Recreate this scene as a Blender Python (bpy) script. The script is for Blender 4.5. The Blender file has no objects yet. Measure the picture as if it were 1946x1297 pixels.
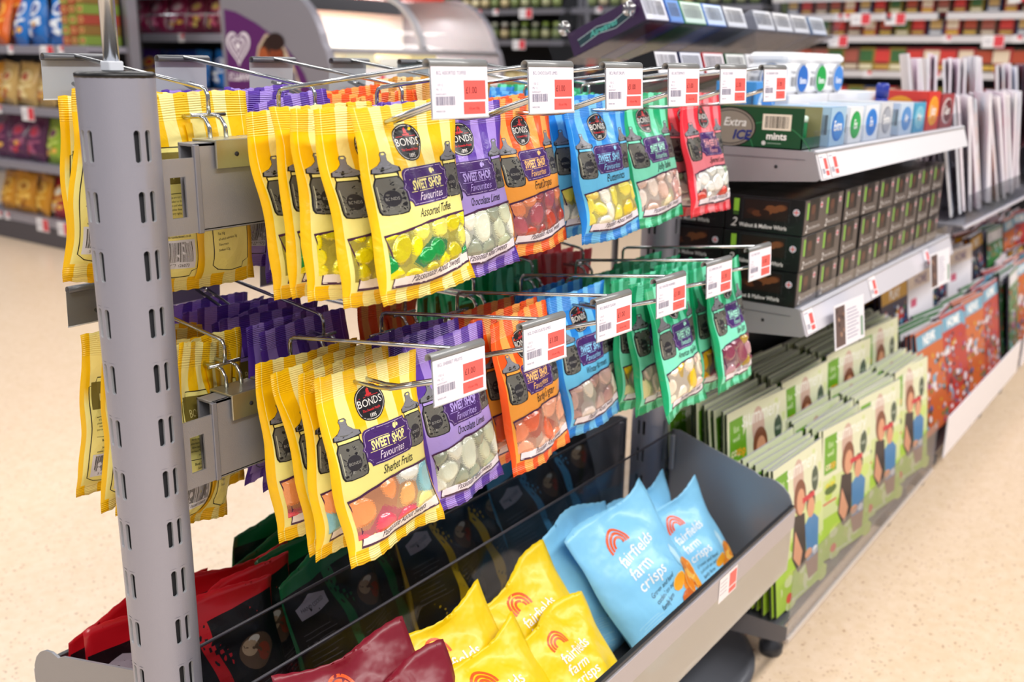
import bpy, math, random
import numpy as np
from mathutils import Vector, Matrix
from mathutils.geometry import tessellate_polygon

sc = bpy.context.scene
COL = sc.collection
R = math.radians
H = 1.06            # camera height; every z below is measured from the camera's height

# ------------------------------------------------------------------ camera, world, lights
F, PITCH, ROLL, YAW = 1894.5, R(15.64), R(.916), R(35.97)
fw = Vector((math.cos(YAW)*math.cos(PITCH), math.sin(YAW)*math.cos(PITCH), -math.sin(PITCH)))
r0 = Vector((math.sin(YAW), -math.cos(YAW), 0)); u0 = r0.cross(fw)
rt = math.cos(ROLL)*r0 + math.sin(ROLL)*u0
up = -math.sin(ROLL)*r0 + math.cos(ROLL)*u0
cam_d = bpy.data.cameras.new('camera'); cam = bpy.data.objects.new('camera', cam_d); COL.objects.link(cam)
cam.matrix_world = Matrix(((rt.x, up.x, -fw.x, 0), (rt.y, up.y, -fw.y, 0), (rt.z, up.z, -fw.z, H), (0, 0, 0, 1)))
cam_d.sensor_width = 36; cam_d.lens = F/1946*36; cam_d.clip_start = .02; cam_d.clip_end = 60
cam_d.dof.use_dof = True; cam_d.dof.focus_distance = 1.0; cam_d.dof.aperture_fstop = 5.5
sc.camera = cam
sc.view_settings.view_transform = 'Standard'; sc.view_settings.look = 'None'
sc.view_settings.gamma = 1; sc.view_settings.exposure = .35; sc.view_settings.use_curve_mapping = False
world = bpy.data.worlds.new('world'); sc.world = world; world.use_nodes = True
bg = world.node_tree.nodes['Background']; bg.inputs[0].default_value = (.93, .93, 1, 1); bg.inputs[1].default_value = .27

def area(name, loc, sx, sy, power, rot=(0, 0, 0), col=(1, .97, .93)):
    l = bpy.data.lights.new(name, 'AREA'); l.shape = 'RECTANGLE'; l.size = sx; l.size_y = sy; l.energy = power; l.color = col
    o = bpy.data.objects.new(name, l); COL.objects.link(o); o.location = loc; o.rotation_euler = rot
    return o
for i, y in enumerate((-1.1, 2.3, 5.6)):
    area('ceiling_tube_light', (2.4, y, 3.0), 9, .35, (185, 84, 112)[i])
area('ceiling_tube_light', (-.6, -.3, 2.9), .5, 3.2, 22)

# ------------------------------------------------------------------ helpers
def lin(c):
    if isinstance(c, str):
        c = c.lstrip('#'); c = tuple(int(c[i:i+2], 16)/255 for i in (0, 2, 4))
    return tuple((x/12.92 if x <= .04045 else ((x+.055)/1.055)**2.4) for x in c[:3])
_m = {}
def nodes(name):
    m = bpy.data.materials.new(name); m.use_nodes = True
    nt = m.node_tree; return m, nt, nt.nodes['Principled BSDF']
def attr_mat(name, rough=.5, metal=0., coat=0., bump=0., bscale=200., spec=.5, bd=.002):
    if name in _m: return _m[name]
    m, nt, b = nodes(name)
    a = nt.nodes.new('ShaderNodeAttribute'); a.attribute_name = 'Col'
    nt.links.new(a.outputs['Color'], b.inputs['Base Color'])
    b.inputs['Roughness'].default_value = rough; b.inputs['Metallic'].default_value = metal
    b.inputs['Coat Weight'].default_value = coat; b.inputs['Coat Roughness'].default_value = .08
    b.inputs['Specular IOR Level'].default_value = spec
    if bump:
        t = nt.nodes.new('ShaderNodeTexCoord'); n = nt.nodes.new('ShaderNodeTexNoise'); n.inputs['Scale'].default_value = bscale
        n.inputs['Detail'].default_value = 3
        bp = nt.nodes.new('ShaderNodeBump'); bp.inputs['Strength'].default_value = bump; bp.inputs['Distance'].default_value = bd
        nt.links.new(t.outputs['Object'], n.inputs['Vector']); nt.links.new(n.outputs['Fac'], bp.inputs['Height'])
        nt.links.new(bp.outputs['Normal'], b.inputs['Normal'])
    _m[name] = m; return m
PRINT = attr_mat('printed_ink', .38)
CARD = attr_mat('card_stock', .5)
PAPER = attr_mat('paper', .65)
PLASTIC = attr_mat('plastic', .35)
PAINT = attr_mat('powder_coated_metal', .40, .45, 0, .12, 900)
MATTE = attr_mat('matte_board', .8)
GLOSSY = attr_mat('glossy_film', .2, 0, .3, .5, 45)
CHROME = attr_mat('chrome_wire', .16, 1.)
BRUSHED = attr_mat('zinc_plate', .34, .9, 0, .05, 300)
SWEET = attr_mat('wrapped_sweets', .16, 0, .6, .4, 260)
FOIL = attr_mat('foil_sweets', .22, .2, .5, 1., 130)
def clear_mat(name, tint=(.93, .95, .97), fac=.1, rough=.04, gcol=(1, 1, 1)):
    m = bpy.data.materials.new(name); m.use_nodes = True; nt = m.node_tree; nt.nodes.clear()
    o = nt.nodes.new('ShaderNodeOutputMaterial'); mx = nt.nodes.new('ShaderNodeMixShader')
    t = nt.nodes.new('ShaderNodeBsdfTransparent'); t.inputs[0].default_value = (*tint, 1)
    g = nt.nodes.new('ShaderNodeBsdfGlossy'); g.inputs['Roughness'].default_value = rough; g.inputs[0].default_value = (*gcol, 1)
    f = nt.nodes.new('ShaderNodeLayerWeight'); f.inputs['Blend'].default_value = .5
    pw = nt.nodes.new('ShaderNodeMath'); pw.operation = 'POWER'; pw.inputs[1].default_value = 5; nt.links.new(f.outputs['Facing'], pw.inputs[0])
    ad = nt.nodes.new('ShaderNodeMath'); ad.operation = 'MULTIPLY_ADD'; ad.inputs[1].default_value = .5; ad.inputs[2].default_value = fac*.5; ad.use_clamp = True
    nt.links.new(pw.outputs[0], ad.inputs[0]); nt.links.new(ad.outputs[0], mx.inputs[0])
    nt.links.new(t.outputs[0], mx.inputs[1]); nt.links.new(g.outputs[0], mx.inputs[2]); nt.links.new(mx.outputs[0], o.inputs[0])
    return m
CLEAR = clear_mat('clear_acrylic', (.95, .96, .98), .05)
TRAY = clear_mat('grey_acrylic', (.70, .71, .75), .08, .1, (.7, .7, .75))
SMOKY = clear_mat('smoked_acrylic', (.86, .87, .89), .1, .08, (.8, .8, .85))
FROST = clear_mat('frosted_strip', (.66, .68, .70), .75, .35)
FGLASS = clear_mat('freezer_glass', (.9, .93, .93), .1, .05)

class MB:
    def __init__(s): s.v = []; s.f = []; s.c = []; s.s = []; s.uv = None
    def add(s, vs, fs, col, smooth=False):
        n = len(s.v); s.v += [tuple(v) for v in vs]; c = lin(col) if isinstance(col, str) else col
        for f in fs: s.f.append(tuple(i+n for i in f)); s.c.append(c); s.s.append(smooth)
        return s
    def box(s, x0, x1, y0, y1, z0, z1, col):
        return s.add([(x, y, z) for x in (x0, x1) for y in (y0, y1) for z in (z0, z1)],
              [(0, 1, 3, 2), (4, 6, 7, 5), (0, 4, 5, 1), (2, 3, 7, 6), (0, 2, 6, 4), (1, 5, 7, 3)], col)
    def bbox(s, x0, x1, y0, y1, z0, z1, col, b=.003):
        # box with bevelled vertical outline (rounded rectangle in plan), plus chamfered top and bottom
        P = []
        for cx, cy, a0 in ((x1-b, y1-b, 0), (x0+b, y1-b, 90), (x0+b, y0+b, 180), (x1-b, y0+b, 270)):
            for k in range(3): a = R(a0+45*k); P.append((cx+b*math.cos(a), cy+b*math.sin(a)))
        cx, cy = (x0+x1)/2, (y0+y1)/2
        def ring(z, k):
            return [(x-(1 if x > cx else -1)*k, y-(1 if y > cy else -1)*k, z) for x, y in P]
        k = b*.5
        rings = [ring(z0, k), ring(z0+k, 0), ring(z1-k, 0), ring(z1, k)]
        n = len(P); vs = sum(rings, []); fs = []
        for j in range(3):
            for i in range(n): fs.append((j*n+i, j*n+(i+1) % n, (j+1)*n+(i+1) % n, (j+1)*n+i))
        fs.append(tuple(range(n))[::-1]); fs.append(tuple(range(3*n, 4*n)))
        return s.add(vs, fs, col)
    def tube(s, path, r, col, n=8, closed=False, cap=True):
        P = [Vector(p) for p in path]; m = len(P); vs = []; fs = []
        t0 = (P[1]-P[0]).normalized(); ref = Vector((0, 0, 1)) if abs(t0.z) < .9 else Vector((1, 0, 0))
        nrm = t0.cross(ref).normalized()
        for i, p in enumerate(P):
            if closed: t = (P[(i+1) % m]-P[i-1]).normalized()
            else: t = (P[min(i+1, m-1)]-P[max(i-1, 0)]).normalized()
            nrm = (nrm - t*nrm.dot(t)).normalized(); b = t.cross(nrm)
            rr = r[i] if isinstance(r, (list, tuple)) else r
            for k in range(n):
                a = 2*math.pi*k/n; vs.append(p+nrm*(rr*math.cos(a))+b*(rr*math.sin(a)))
        for i in range(m if closed else m-1):
            j = (i+1) % m
            for k in range(n): fs.append((i*n+k, i*n+(k+1) % n, j*n+(k+1) % n, j*n+k))
        if cap and not closed: fs.append(tuple(range(n))[::-1]); fs.append(tuple(range((m-1)*n, m*n)))
        return s.add(vs, fs, col, True)
    def cyl(s, p0, p1, r, col, n=16): return s.tube([p0, p1], r, col, n)
    def lathe(s, c, prof, col, n=20):
        vs = []; fs = []
        for r, z in prof:
            for k in range(n): a = 2*math.pi*k/n; vs.append((c[0]+r*math.cos(a), c[1]+r*math.sin(a), c[2]+z))
        for i in range(len(prof)-1):
            for k in range(n): fs.append((i*n+k, i*n+(k+1) % n, (i+1)*n+(k+1) % n, (i+1)*n+k))
        fs.append(tuple(range(n))[::-1]); fs.append(tuple(range((len(prof)-1)*n, len(prof)*n)))
        return s.add(vs, fs, col, True)
    def prism(s, poly, axis, a0, a1, col, smooth=False):
        # poly in the other two axes (cyclic order), extruded along axis from a0 to a1
        def P(p, a): return {'x': (a, p[0], p[1]), 'y': (p[0], a, p[1]), 'z': (p[0], p[1], a)}[axis]
        n = len(poly); vs = [P(p, a0) for p in poly]+[P(p, a1) for p in poly]
        tri = tessellate_polygon([[Vector((p[0], p[1], 0)) for p in poly]])
        fs = [(t[0], t[1], t[2]) for t in tri]+[(t[2]+n, t[1]+n, t[0]+n) for t in tri]
        s.add(vs, fs, col)
        n0 = len(s.v)-2*n
        for i in range(n):
            j = (i+1) % n; s.f.append((n0+i, n0+j, n0+n+j, n0+n+i)); s.c.append(s.c[-1] if s.c else col); s.s.append(smooth)
        return s
    def mesh(s, name, mat):
        me = bpy.data.meshes.new(name); me.from_pydata(s.v, [], s.f)
        me.materials.append(mat)
        a = me.color_attributes.new('Col', 'FLOAT_COLOR', 'CORNER')
        cnt = np.array([len(f) for f in s.f]); c = np.array(s.c, dtype=np.float32).reshape(-1, 3)
        c = np.hstack([c, np.ones((len(c), 1), np.float32)]); a.data.foreach_set('color', np.repeat(c, cnt, axis=0).ravel())
        me.polygons.foreach_set('use_smooth', s.s)
        if s.uv is not None:
            l = me.uv_layers.new(name='UV'); idx = np.zeros(len(me.loops), dtype=np.int32); me.loops.foreach_get('vertex_index', idx)
            l.data.foreach_set('uv', np.array(s.uv, dtype=np.float32)[idx].ravel())
        me.validate(); me.update(); return me
    def build(s, name, mat, parent=None, loc=None, rot=None, fixn=True, **kw):
        me = s.mesh(name, mat)
        if fixn: fix_normals(me)
        return obj(name, me, parent, loc, rot, **kw)
def fix_normals(me):
    import bmesh
    b = bmesh.new(); b.from_mesh(me); bmesh.ops.recalc_face_normals(b, faces=b.faces); b.to_mesh(me); b.free()
def tag(o, label=None, cat=None, group=None, kind=None):
    if label: o['label'] = label
    if cat: o['category'] = cat
    if group: o['group'] = group
    if kind: o['kind'] = kind
    return o
def obj(name, me, parent=None, loc=None, rot=None, label=None, cat=None, group=None, kind=None):
    o = bpy.data.objects.new(name, me); COL.objects.link(o)
    if parent: o.parent = parent
    if loc is not None: o.location = loc
    if parent is None: o.location.z += H
    if rot is not None:
        if isinstance(rot, Matrix): o.rotation_euler = rot.to_euler()
        else: o.rotation_euler = rot
    return tag(o, label, cat, group, kind)
def empty(name, loc=(0, 0, 0), rot=None, **kw):
    o = obj(name, None, None, loc, rot, **kw); o.empty_display_size = .02; return o
def dup(root, loc, rot=None, label=None, group=None, scale=None):
    r = root.copy(); COL.objects.link(r); r.location = (loc[0], loc[1], loc[2]+H)
    r.rotation_euler = rot.to_euler() if isinstance(rot, Matrix) else (rot or (0, 0, 0))
    if scale: r.scale = scale if isinstance(scale, (tuple, list)) else (scale,)*3
    if label: r['label'] = label
    if group: r['group'] = group
    for ch in list(root.children):
        c = ch.copy(); COL.objects.link(c); c.parent = r
        for g in ch.children:
            d = g.copy(); COL.objects.link(d); d.parent = c
    return r
ORD = ['first', 'second', 'third', 'fourth', 'fifth', 'sixth', 'seventh', 'eighth', 'ninth', 'tenth', 'eleventh', 'twelfth',
       'thirteenth', 'fourteenth', 'fifteenth', 'sixteenth', 'seventeenth', 'eighteenth', 'nineteenth', 'twentieth']
ORD += [t+'-'+ORD[k] for t in ('twenty', 'thirty', 'forty') for k in range(9)]

# ------------------------------------------------------------------ flat artwork -> geometry mapped on a surface
_txt = {}
def text_tris(s, shear=0., bold=0., align='CENTER'):
    k = (s, shear, bold, align)
    if k in _txt: return _txt[k]
    cu = bpy.data.curves.new('lettering', 'FONT'); cu.body = s; cu.size = 1; cu.align_x = align; cu.shear = shear
    cu.offset = bold; cu.resolution_u = 2; cu.fill_mode = 'FRONT'
    o = bpy.data.objects.new('lettering', cu); COL.objects.link(o)
    dg = bpy.context.evaluated_depsgraph_get(); dg.update()
    me = o.evaluated_get(dg).to_mesh()
    V = [(v.co.x, v.co.y) for v in me.vertices]; T = []
    me.calc_loop_triangles()
    for t in me.loop_triangles: T.append(tuple(t.vertices))
    o.evaluated_get(dg).to_mesh_clear(); bpy.data.objects.remove(o); bpy.data.curves.remove(cu)
    _txt[k] = (V, T); return _txt[k]
class Art:
    def __init__(s): s.items = []
    def tris(s, V, T, col, lay): s.items.append((V, T, lin(col) if isinstance(col, str) else col, lay)); return s
    def poly(s, P, col, lay=1):
        T = tessellate_polygon([[Vector((p[0], p[1], 0)) for p in P]]); return s.tris(P, [tuple(t) for t in T], col, lay)
    def rect(s, x0, y0, x1, y1, col, lay=1): return s.tris([(x0, y0), (x1, y0), (x1, y1), (x0, y1)], [(0, 1, 2), (0, 2, 3)], col, lay)
    def ell(s, cx, cy, rx, ry, col, lay=1, n=20, a0=0, a1=360):
        P = [(cx, cy)]+[(cx+rx*math.cos(R(a0+(a1-a0)*i/n)), cy+ry*math.sin(R(a0+(a1-a0)*i/n))) for i in range(n+1)]
        return s.tris(P, [(0, i, i+1) for i in range(1, n+1)], col, lay)
    def line(s, P, w, col, lay=2, closed=False):
        Q = [Vector(p) for p in P]; n = len(Q); L = []; Rr = []
        for i in range(n):
            a = Q[i-1] if (closed or i > 0) else Q[i]; b = Q[(i+1) % n] if (closed or i < n-1) else Q[i]
            t = (b-a); t = t.normalized() if t.length > 0 else Vector((1, 0)); nn = Vector((-t.y, t.x))*(w/2)
            L.append(tuple(Q[i]+nn)); Rr.append(tuple(Q[i]-nn))
        V = L+Rr; T = []
        for i in range(n if closed else n-1):
            j = (i+1) % n; T += [(i, i+n, j+n), (i, j+n, j)]
        return s.tris(V, T, col, lay)
    def arc(s, cx, cy, r, w, a0, a1, col, lay=2, n=14, ry=None):
        ry = ry or r
        return s.line([(cx+r*math.cos(R(a0+(a1-a0)*i/n)), cy+ry*math.sin(R(a0+(a1-a0)*i/n))) for i in range(n+1)], w, col, lay)
    def text(s, t, x, y, size, col, lay=3, shear=0., bold=0., sx=1., rot=0., align='CENTER'):
        V, T = text_tris(t, shear, bold, align); c, q = math.cos(R(rot)), math.sin(R(rot))
        W = [(x+size*(a*sx*c-b*q), y+size*(a*sx*q+b*c)) for a, b in V]
        return s.tris(W, T, col, lay)
    def bars(s, x0, y0, x1, y1, n, col, lay, seed=1):
        rn = random.Random(seed); x = x0; p = (x1-x0)/n
        for i in range(n):
            w = p*rn.choice((.3, .45, .7)); s.rect(x, y0, x+w, y1, col, lay); x += p
    def add(s, o, dx=0, dy=0, k=1, lay=0, ky=None):
        ky = ky or k
        for V, T, c, l in o.items: s.items.append(([(x*k+dx, y*ky+dy) for x, y in V], T, c, l+lay))
    def mb(s, fn, L=None, clip=None):
        m = MB()
        for V, T, c, lay in s.items:
            V = list(V); out = []; st = list(T); mid = {}
            if L:
                while st:
                    t = st.pop(); d = [((V[t[i]][0]-V[t[(i+1) % 3]][0])**2+(V[t[i]][1]-V[t[(i+1) % 3]][1])**2, i) for i in range(3)]
                    dm, i = max(d)
                    if dm <= L*L: out.append(t); continue
                    a, b, e = t[i], t[(i+1) % 3], t[(i+2) % 3]; k = (min(a, b), max(a, b))
                    if k not in mid: mid[k] = len(V); V.append(((V[a][0]+V[b][0])/2, (V[a][1]+V[b][1])/2))
                    q = mid[k]; st += [(a, q, e), (q, b, e)]
            else: out = st
            m.add([fn(x, y, lay) for x, y in V], out, c, False)
        return m
def flat(origin, ex, ey, step=.00012):
    o, ex, ey = Vector(origin), Vector(ex), Vector(ey); n = ex.cross(ey).normalized()
    return lambda x, y, lay: tuple(o+ex*x+ey*y+n*(step*lay))

GREY = '#9b9ba2'; DGREY = '#55565c'

# ------------------------------------------------------------------ floor
m, nt, b = nodes('speckled_floor'); b.inputs['Roughness'].default_value = .28
tc = nt.nodes.new('ShaderNodeTexCoord')
def cr(*st):
    r = nt.nodes.new('ShaderNodeValToRGB'); e = r.color_ramp.elements
    e[0].position, e[0].color = st[0][0], (*lin(st[0][1]), 1); e[1].position, e[1].color = st[1][0], (*lin(st[1][1]), 1)
    for p, c in st[2:]: q = e.new(p); q.color = (*lin(c), 1)
    return r
n1 = nt.nodes.new('ShaderNodeTexNoise'); n1.inputs['Scale'].default_value = 130; n1.inputs['Detail'].default_value = 2
n2 = nt.nodes.new('ShaderNodeTexNoise'); n2.inputs['Scale'].default_value = 45; n2.inputs['Detail'].default_value = 4
ra = cr((.27, '#b08a74'), (.36, '#f0d9bd')); rb = cr((.3, '#f3dcc4'), (.7, '#e9d0b2'))
mx = nt.nodes.new('ShaderNodeMix'); mx.data_type = 'RGBA'; mx.blend_type = 'MULTIPLY'; mx.inputs['Factor'].default_value = 1
for n_, r_ in ((n1, ra), (n2, rb)): nt.links.new(tc.outputs['Object'], n_.inputs['Vector']); nt.links.new(n_.outputs['Fac'], r_.inputs[0])
nt.links.new(ra.outputs[0], mx.inputs[6]); nt.links.new(rb.outputs[0], mx.inputs[7]); nt.links.new(mx.outputs[2], b.inputs['Base Color'])
ra.color_ramp.elements[1].color = (1, .98, .95, 1)
MB().box(-3, 11, -4, 11, -1.10, -1.06, '#ffffff').build('floor', m, kind='structure')

# ------------------------------------------------------------------ gondola posts with punched slots
PY = .768
POSTX = (.494, 1.473, 2.452, 3.431)
def post(x, zt, zb, label):
    r = .0315; root = empty('upright_post', (x, PY, zb), label=label, cat='shelf post', group='round slotted shelf posts')
    mb = MB(); hh = zt-zb; c = lin('#a0a1b0'); dk = lin('#15151a')
    def P(a, z, rr=r): return (rr*math.sin(a), -rr*math.cos(a), z)
    sw, cw = R(5.0), R(7.6)     # slot half width and cell half width (angle)
    centres = sorted([R(q+o) for q in (0, 90, 180, 270) for o in (-9.2, 9.2)])
    segs = []
    for i, a in enumerate(centres):
        nx = centres[(i+1) % 8]+(2*math.pi if i == 7 else 0)
        segs.append((a-cw, a+cw, True)); n = max(1, round((nx-cw-(a+cw))/R(11)))
        for k in range(n):
            q0 = a+cw+(nx-cw-a-cw)*k/n; q1 = a+cw+(nx-cw-a-cw)*(k+1)/n; segs.append((q0, q1, False))
    z = zt-.0395
    cuts = [hh]
    while z-.03 > zb+.02: cuts += [z-zb, z-.0305-zb]; z -= .05
    cuts.append(0)
    for i in range(len(cuts)-1):
        z1, z0 = cuts[i], cuts[i+1]; slot = i % 2 == 1
        for a0, a1, hot in segs:
            if not (slot and hot):
                mb.add([P(a0, z0), P(a1, z0), P(a1, z1), P(a0, z1)], [(0, 1, 2, 3)], c, True)
            else:
                am = (a0+a1)/2; hw = sw*r; cyy = []
                for k in range(16):      # rounded slot outline, wide = 2*hw, from z0+.002 to z1-.002
                    t = 2*math.pi*k/16; sx = hw*math.cos(t); sz = hw*math.sin(t); sz += (1 if k < 8 else -1)*((z1-z0)/2-.002-hw) if k not in (0, 8) else ((z1-z0)/2-.002-hw)
                    cyy.append((am+sx/r, (z0+z1)/2+sz))
                out = []
                for k in range(16):
                    t = 2*math.pi*k/16; ca, sa = math.cos(t), math.sin(t); q = max(abs(ca), abs(sa))
                    out.append((am+ca/q*cw, (z0+z1)/2+sa/q*(z1-z0)/2))
                vs = [P(*p) for p in out]+[P(*p) for p in cyy]+[P(p[0], p[1], r-.0025) for p in cyy]
                mb.add(vs, [(k, (k+1) % 16, 16+(k+1) % 16, 16+k) for k in range(16)], c, False)
                mb.add(vs[16:], [(k, (k+1) % 16, 16+(k+1) % 16, 16+k) for k in range(16)], lin('#c9cacf'), False)
    me = mb.mesh('tube', PAINT)
    import bmesh
    bm_ = bmesh.new(); bm_.from_mesh(me); bmesh.ops.remove_doubles(bm_, verts=bm_.verts, dist=.00004); bmesh.ops.recalc_face_normals(bm_, faces=bm_.faces)
    for f in bm_.faces: f.smooth = True
    for e in bm_.edges:
        if len(e.link_faces) == 2 and e.calc_face_angle(0) > .7: e.smooth = False
    bm_.to_mesh(me); bm_.free(); obj('tube', me, root)
    MB().lathe((0, 0, 0), [(r-.0035, .001), (r-.0035, hh-.001)], dk, 24).build('slot_shade', MATTE, root)  # added near-black tube; its colour stands in for the shade inside the slots
    MB().lathe((0, 0, hh), [(r-.001, -.001), (r+.0004, 0), (r+.0004, .003), (r-.002, .0045), (.004, .0048)], '#0c0c0f', 32).build('end_cap', PLASTIC, root, label='black plastic end cap')
    MB().lathe((0, 0, 0), [(.20, -.0), (.215, .004), (.215, .012), (.20, .018), (.05, .022), (.034, .024), (.034, .05)], '#5e6067', 40).build('base_disc', PLASTIC, root, label='dark round base plate')
    return root
post(POSTX[0], -.0170, -1.06, 'nearest grey slotted round post, with a clear pole standing in its cap')
post(POSTX[1], -.10, -1.06, 'grey slotted round post between the sweet rack and the black boxes')
post(POSTX[2], -.10, -1.06, 'grey slotted round post between the black boxes and the magazines')
post(POSTX[3], -.10, -1.06, 'farthest grey slotted round post among the magazines')
po = empty('sign_pole', (.492, .768, -.0122), label='thin clear pole rising from the top of the nearest grey post', cat='pole')
MB().cyl((0, 0, .006), (0, 0, .5), .0064, '#c8ccd2', 14).build('rod', attr_mat('pole_steel', .22, .8), po)
MB().bbox(-.0068, .0068, -.0068, .0068, 0, .008, '#dfe2ea', .0015).build('socket', PLASTIC, po, label='pale square socket')

# ------------------------------------------------------------------ cross beams
def beam(zt, label):
    x0, x1 = POSTX[0]+.03, POSTX[1]-.03
    root = empty('cross_beam', ((x0+x1)/2, PY, zt), label=label, cat='beam', group='cross beams of the sweet rack')
    L = (x1-x0)/2; y = .0125
    def pl(a, b, c, d, e, f, nm, col=GREY, mat=PAINT, **k): return MB().bbox(a, b, c, d, e, f, col, .002).build(nm, mat, root, **k)
    mb = MB(); mb.bbox(-L+.034, L-.034, -y, -y+.003, -.078, 0, GREY, .001); mb.bbox(-L+.034, L-.034, y-.003, y, -.078, 0, GREY, .001)
    mb.bbox(-L+.034, L-.034, -y, y, -.003, 0, GREY, .001); mb.bbox(-L+.034, L-.034, -y, y, -.079, -.076, GREY, .001)
    mb.build('channel', PAINT, root)
    for s in (-1, 1):
        m2 = MB(); q = lambda a, b: sorted((s*(L-a), s*(L-b)))
        for a, b, z0, z1 in ((-.002, .034, -.028, -.012), (-.002, .034, -.079, -.064), (.022, .034, -.064, -.028), (-.002, .006, -.064, -.028)):
            x_ = q(a, b); m2.box(x_[0], x_[1], -y, -y+.002, z0, z1, GREY)
        x_ = q(.032, .038); m2.bbox(x_[0], x_[1], -y-.0015, -y+.003, -.080, -.001, '#8d8e98', .001)
        m2.build('end_bracket', PAINT, root)
    return root
BZ = (-.074, -.316)
beam(BZ[0], 'upper grey metal cross beam carrying the top row of hooks')
beam(BZ[1], 'lower grey metal cross beam carrying the second row of hooks')

# ------------------------------------------------------------------ hooks and ticket holders
HX = [.650+.133*i for i in range(6)]
WIRE = '#c2c4c6'
def arcpts(c, r, a0, a1, n, ax1, ax2):
    c, ax1, ax2 = Vector(c), Vector(ax1), Vector(ax2)
    return [c+ax1*(r*math.cos(R(a0+(a1-a0)*i/n)))+ax2*(r*math.sin(R(a0+(a1-a0)*i/n))) for i in range(n+1)]
def make_hook():
    # local frame: base at beam top centre, hook points to -y
    root = empty('display_hook', (0, 0, 0))
    mb = MB(); mb.bbox(-.023, .023, -.0165, .0165, 0, .0025, '#b9b8a8', .001); mb.bbox(-.023, .023, -.0170, -.0148, -.0235, .0025, '#b9b8a8', .001)
    mb.bbox(-.023, .023, .0148, .0170, -.0235, .0025, '#b9b8a8', .001)
    pl = mb.build('clip_plate', BRUSHED, root)
    for s in (-1, 1): MB().cyl((0, s*.0171, -.011), (0, s*.0176, -.011), .0022, '#2c2c30', 12).build('rivet_hole', MATTE, pl)
    for s in (-1, 1):
        P = [(s*.009, -.008, .0), (s*.009, -.009, .012), (s*.009, -.014, .019), (s*.009, -.022, .0215), (s*.009, -.035, .0205)]
        # lower prong: the two wires run out and meet in a hairpin that kinks upwards
        P += [(s*.008, -.10, .0205), (s*.0062, -.145, .0205), (s*.006, -.162, .0225), (s*.006, -.232, .0455)]
        if s == -1: prong = [Vector(p) for p in P]
        else:
            prong += arcpts((0, -.232, .0455), .006, 180, 360, 8, (1, 0, 0), (0, -.95, .31)); prong += [Vector(p) for p in P[:-1][::-1]]
    MB().tube(prong, .0021, WIRE, 8).build('lower_prong', CHROME, root)
    wp = [(0, -.020, .0235), (0, -.020, .040)]+[(0, -.0225, .045), (0, -.028, .0470)]+[(0, -.235, .0735)]
    mw = MB(); mw.tube([Vector(p) for p in wp], .0021, WIRE, 8); mw.tube([(-.019, -.021, .0225), (.019, -.021, .0225)], .0019, WIRE, 8)
    mw.tube([(-.030, -.235, .0735), (.030, -.235, .0735)], .0015, WIRE, 8)
    mw.build('upper_wire', CHROME, root)
    return root
hook0 = make_hook(); first_hook = [True]
def place_hook(x, z, back, label):
    rot = (0, 0, math.pi if back else 0); g = ('hooks on the far side of the sweet rack' if back else 'hooks on the near side of the sweet rack')
    if first_hook[0]:
        hook0.location = (x, PY, z+H); hook0.rotation_euler = rot; o = hook0; first_hook[0] = False; tag(o, label, 'display hook', g)
    else: o = dup(hook0, (x, PY, z), rot, label, g)
    o['category'] = 'display hook'; return o
def ticket(x, y, z, back, title, label, price=True, rz=0., dark=False):
    g = 'price tickets on the far side hooks' if back else 'price tickets on the near side hooks'
    root = empty('ticket_holder', (x, y, z), (0, 0, rz+(math.pi if back else 0)), label=label, cat='price ticket', group=g)
    w = .0345; hgt = .042
    mb = MB(); prof = []
    for i in range(9): a = R(-40+260*i/8); prof.append((-.0003+.0044*math.cos(a), .0044*math.sin(a)))
    for i in range(8, -1, -1): a = R(-40+260*i/8); prof.append((-.0003+.0036*math.cos(a), .0036*math.sin(a)))
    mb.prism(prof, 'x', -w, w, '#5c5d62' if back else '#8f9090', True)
    mb.build('grip_rail', attr_mat('grip_plastic', .3, .2), root, label='rolled grip rail')
    m2 = MB(); t = .0045/hgt
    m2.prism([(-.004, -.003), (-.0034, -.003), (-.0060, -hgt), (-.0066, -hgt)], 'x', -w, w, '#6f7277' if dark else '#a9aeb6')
    m2.tube([(-w, -.0066, -hgt), (w, -.0066, -hgt)], .001, '#d4d5d8', 6)
    m2.build('backing', PLASTIC, root)
    A = Art(); A.rect(0, 0, 68, 40, '#f1ecf6', 1)
    A.text(title, 6, 33.5, 4.2, '#7f7a99', 2, sx=.8, align='LEFT')
    A.text('150 G', 6, 24.5, 3, '#9a96ab', 2, align='LEFT'); A.text('PK 12', 5, 20.8, 3, '#9a96ab', 2, align='LEFT'); A.text('5060052226073', 4, 17.6, 2.0, '#8d89a0', 2, align='LEFT')
    A.bars(4, 9.5, 27, 16.5, 24, '#6f6b88', 2, 3); A.text('940421240', 4, 4, 2.4, '#77738c', 2, align='LEFT')
    A.rect(38, 13.5, 65, 29, '#f4625c', 2); A.rect(37, 1.8, 64, 11.8, '#f4625c', 2)
    A.text('£1.00', 47, 18.5, 8, '#4a1f22', 3, sx=.78); A.text('67p per 100g', 50, 5.5, 3, '#b33c3a', 3, sx=.8)
    k = .001
    A.mb(lambda X, Y, l: (-.034+X*k, -.0066-.00045-l*.00008+(Y/40)*(.0025), -hgt+.0008+Y*k*.99)).build('printed_ticket', PRINT, root, fixn=False, label='white ticket with red price blocks')
    return root
TIT1 = ['BCL ASSORTED TOFFEE', 'BCL CHOCOLATE LIMES', 'BCL FRUIT DROPS', 'BCL BUTTERMINTS', 'BCL JELLY BABIES', 'BCL SPEARMINT CHEWS']
TIT2 = ['BCL SHERBET FRUITS', 'BCL CHOCOLATE LIMES', 'BCL BARLEY SUGAR', 'BCL WINTER WARMERS', 'BCL AMERICAN GUMS', 'BCL WINE GUMS']
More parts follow.
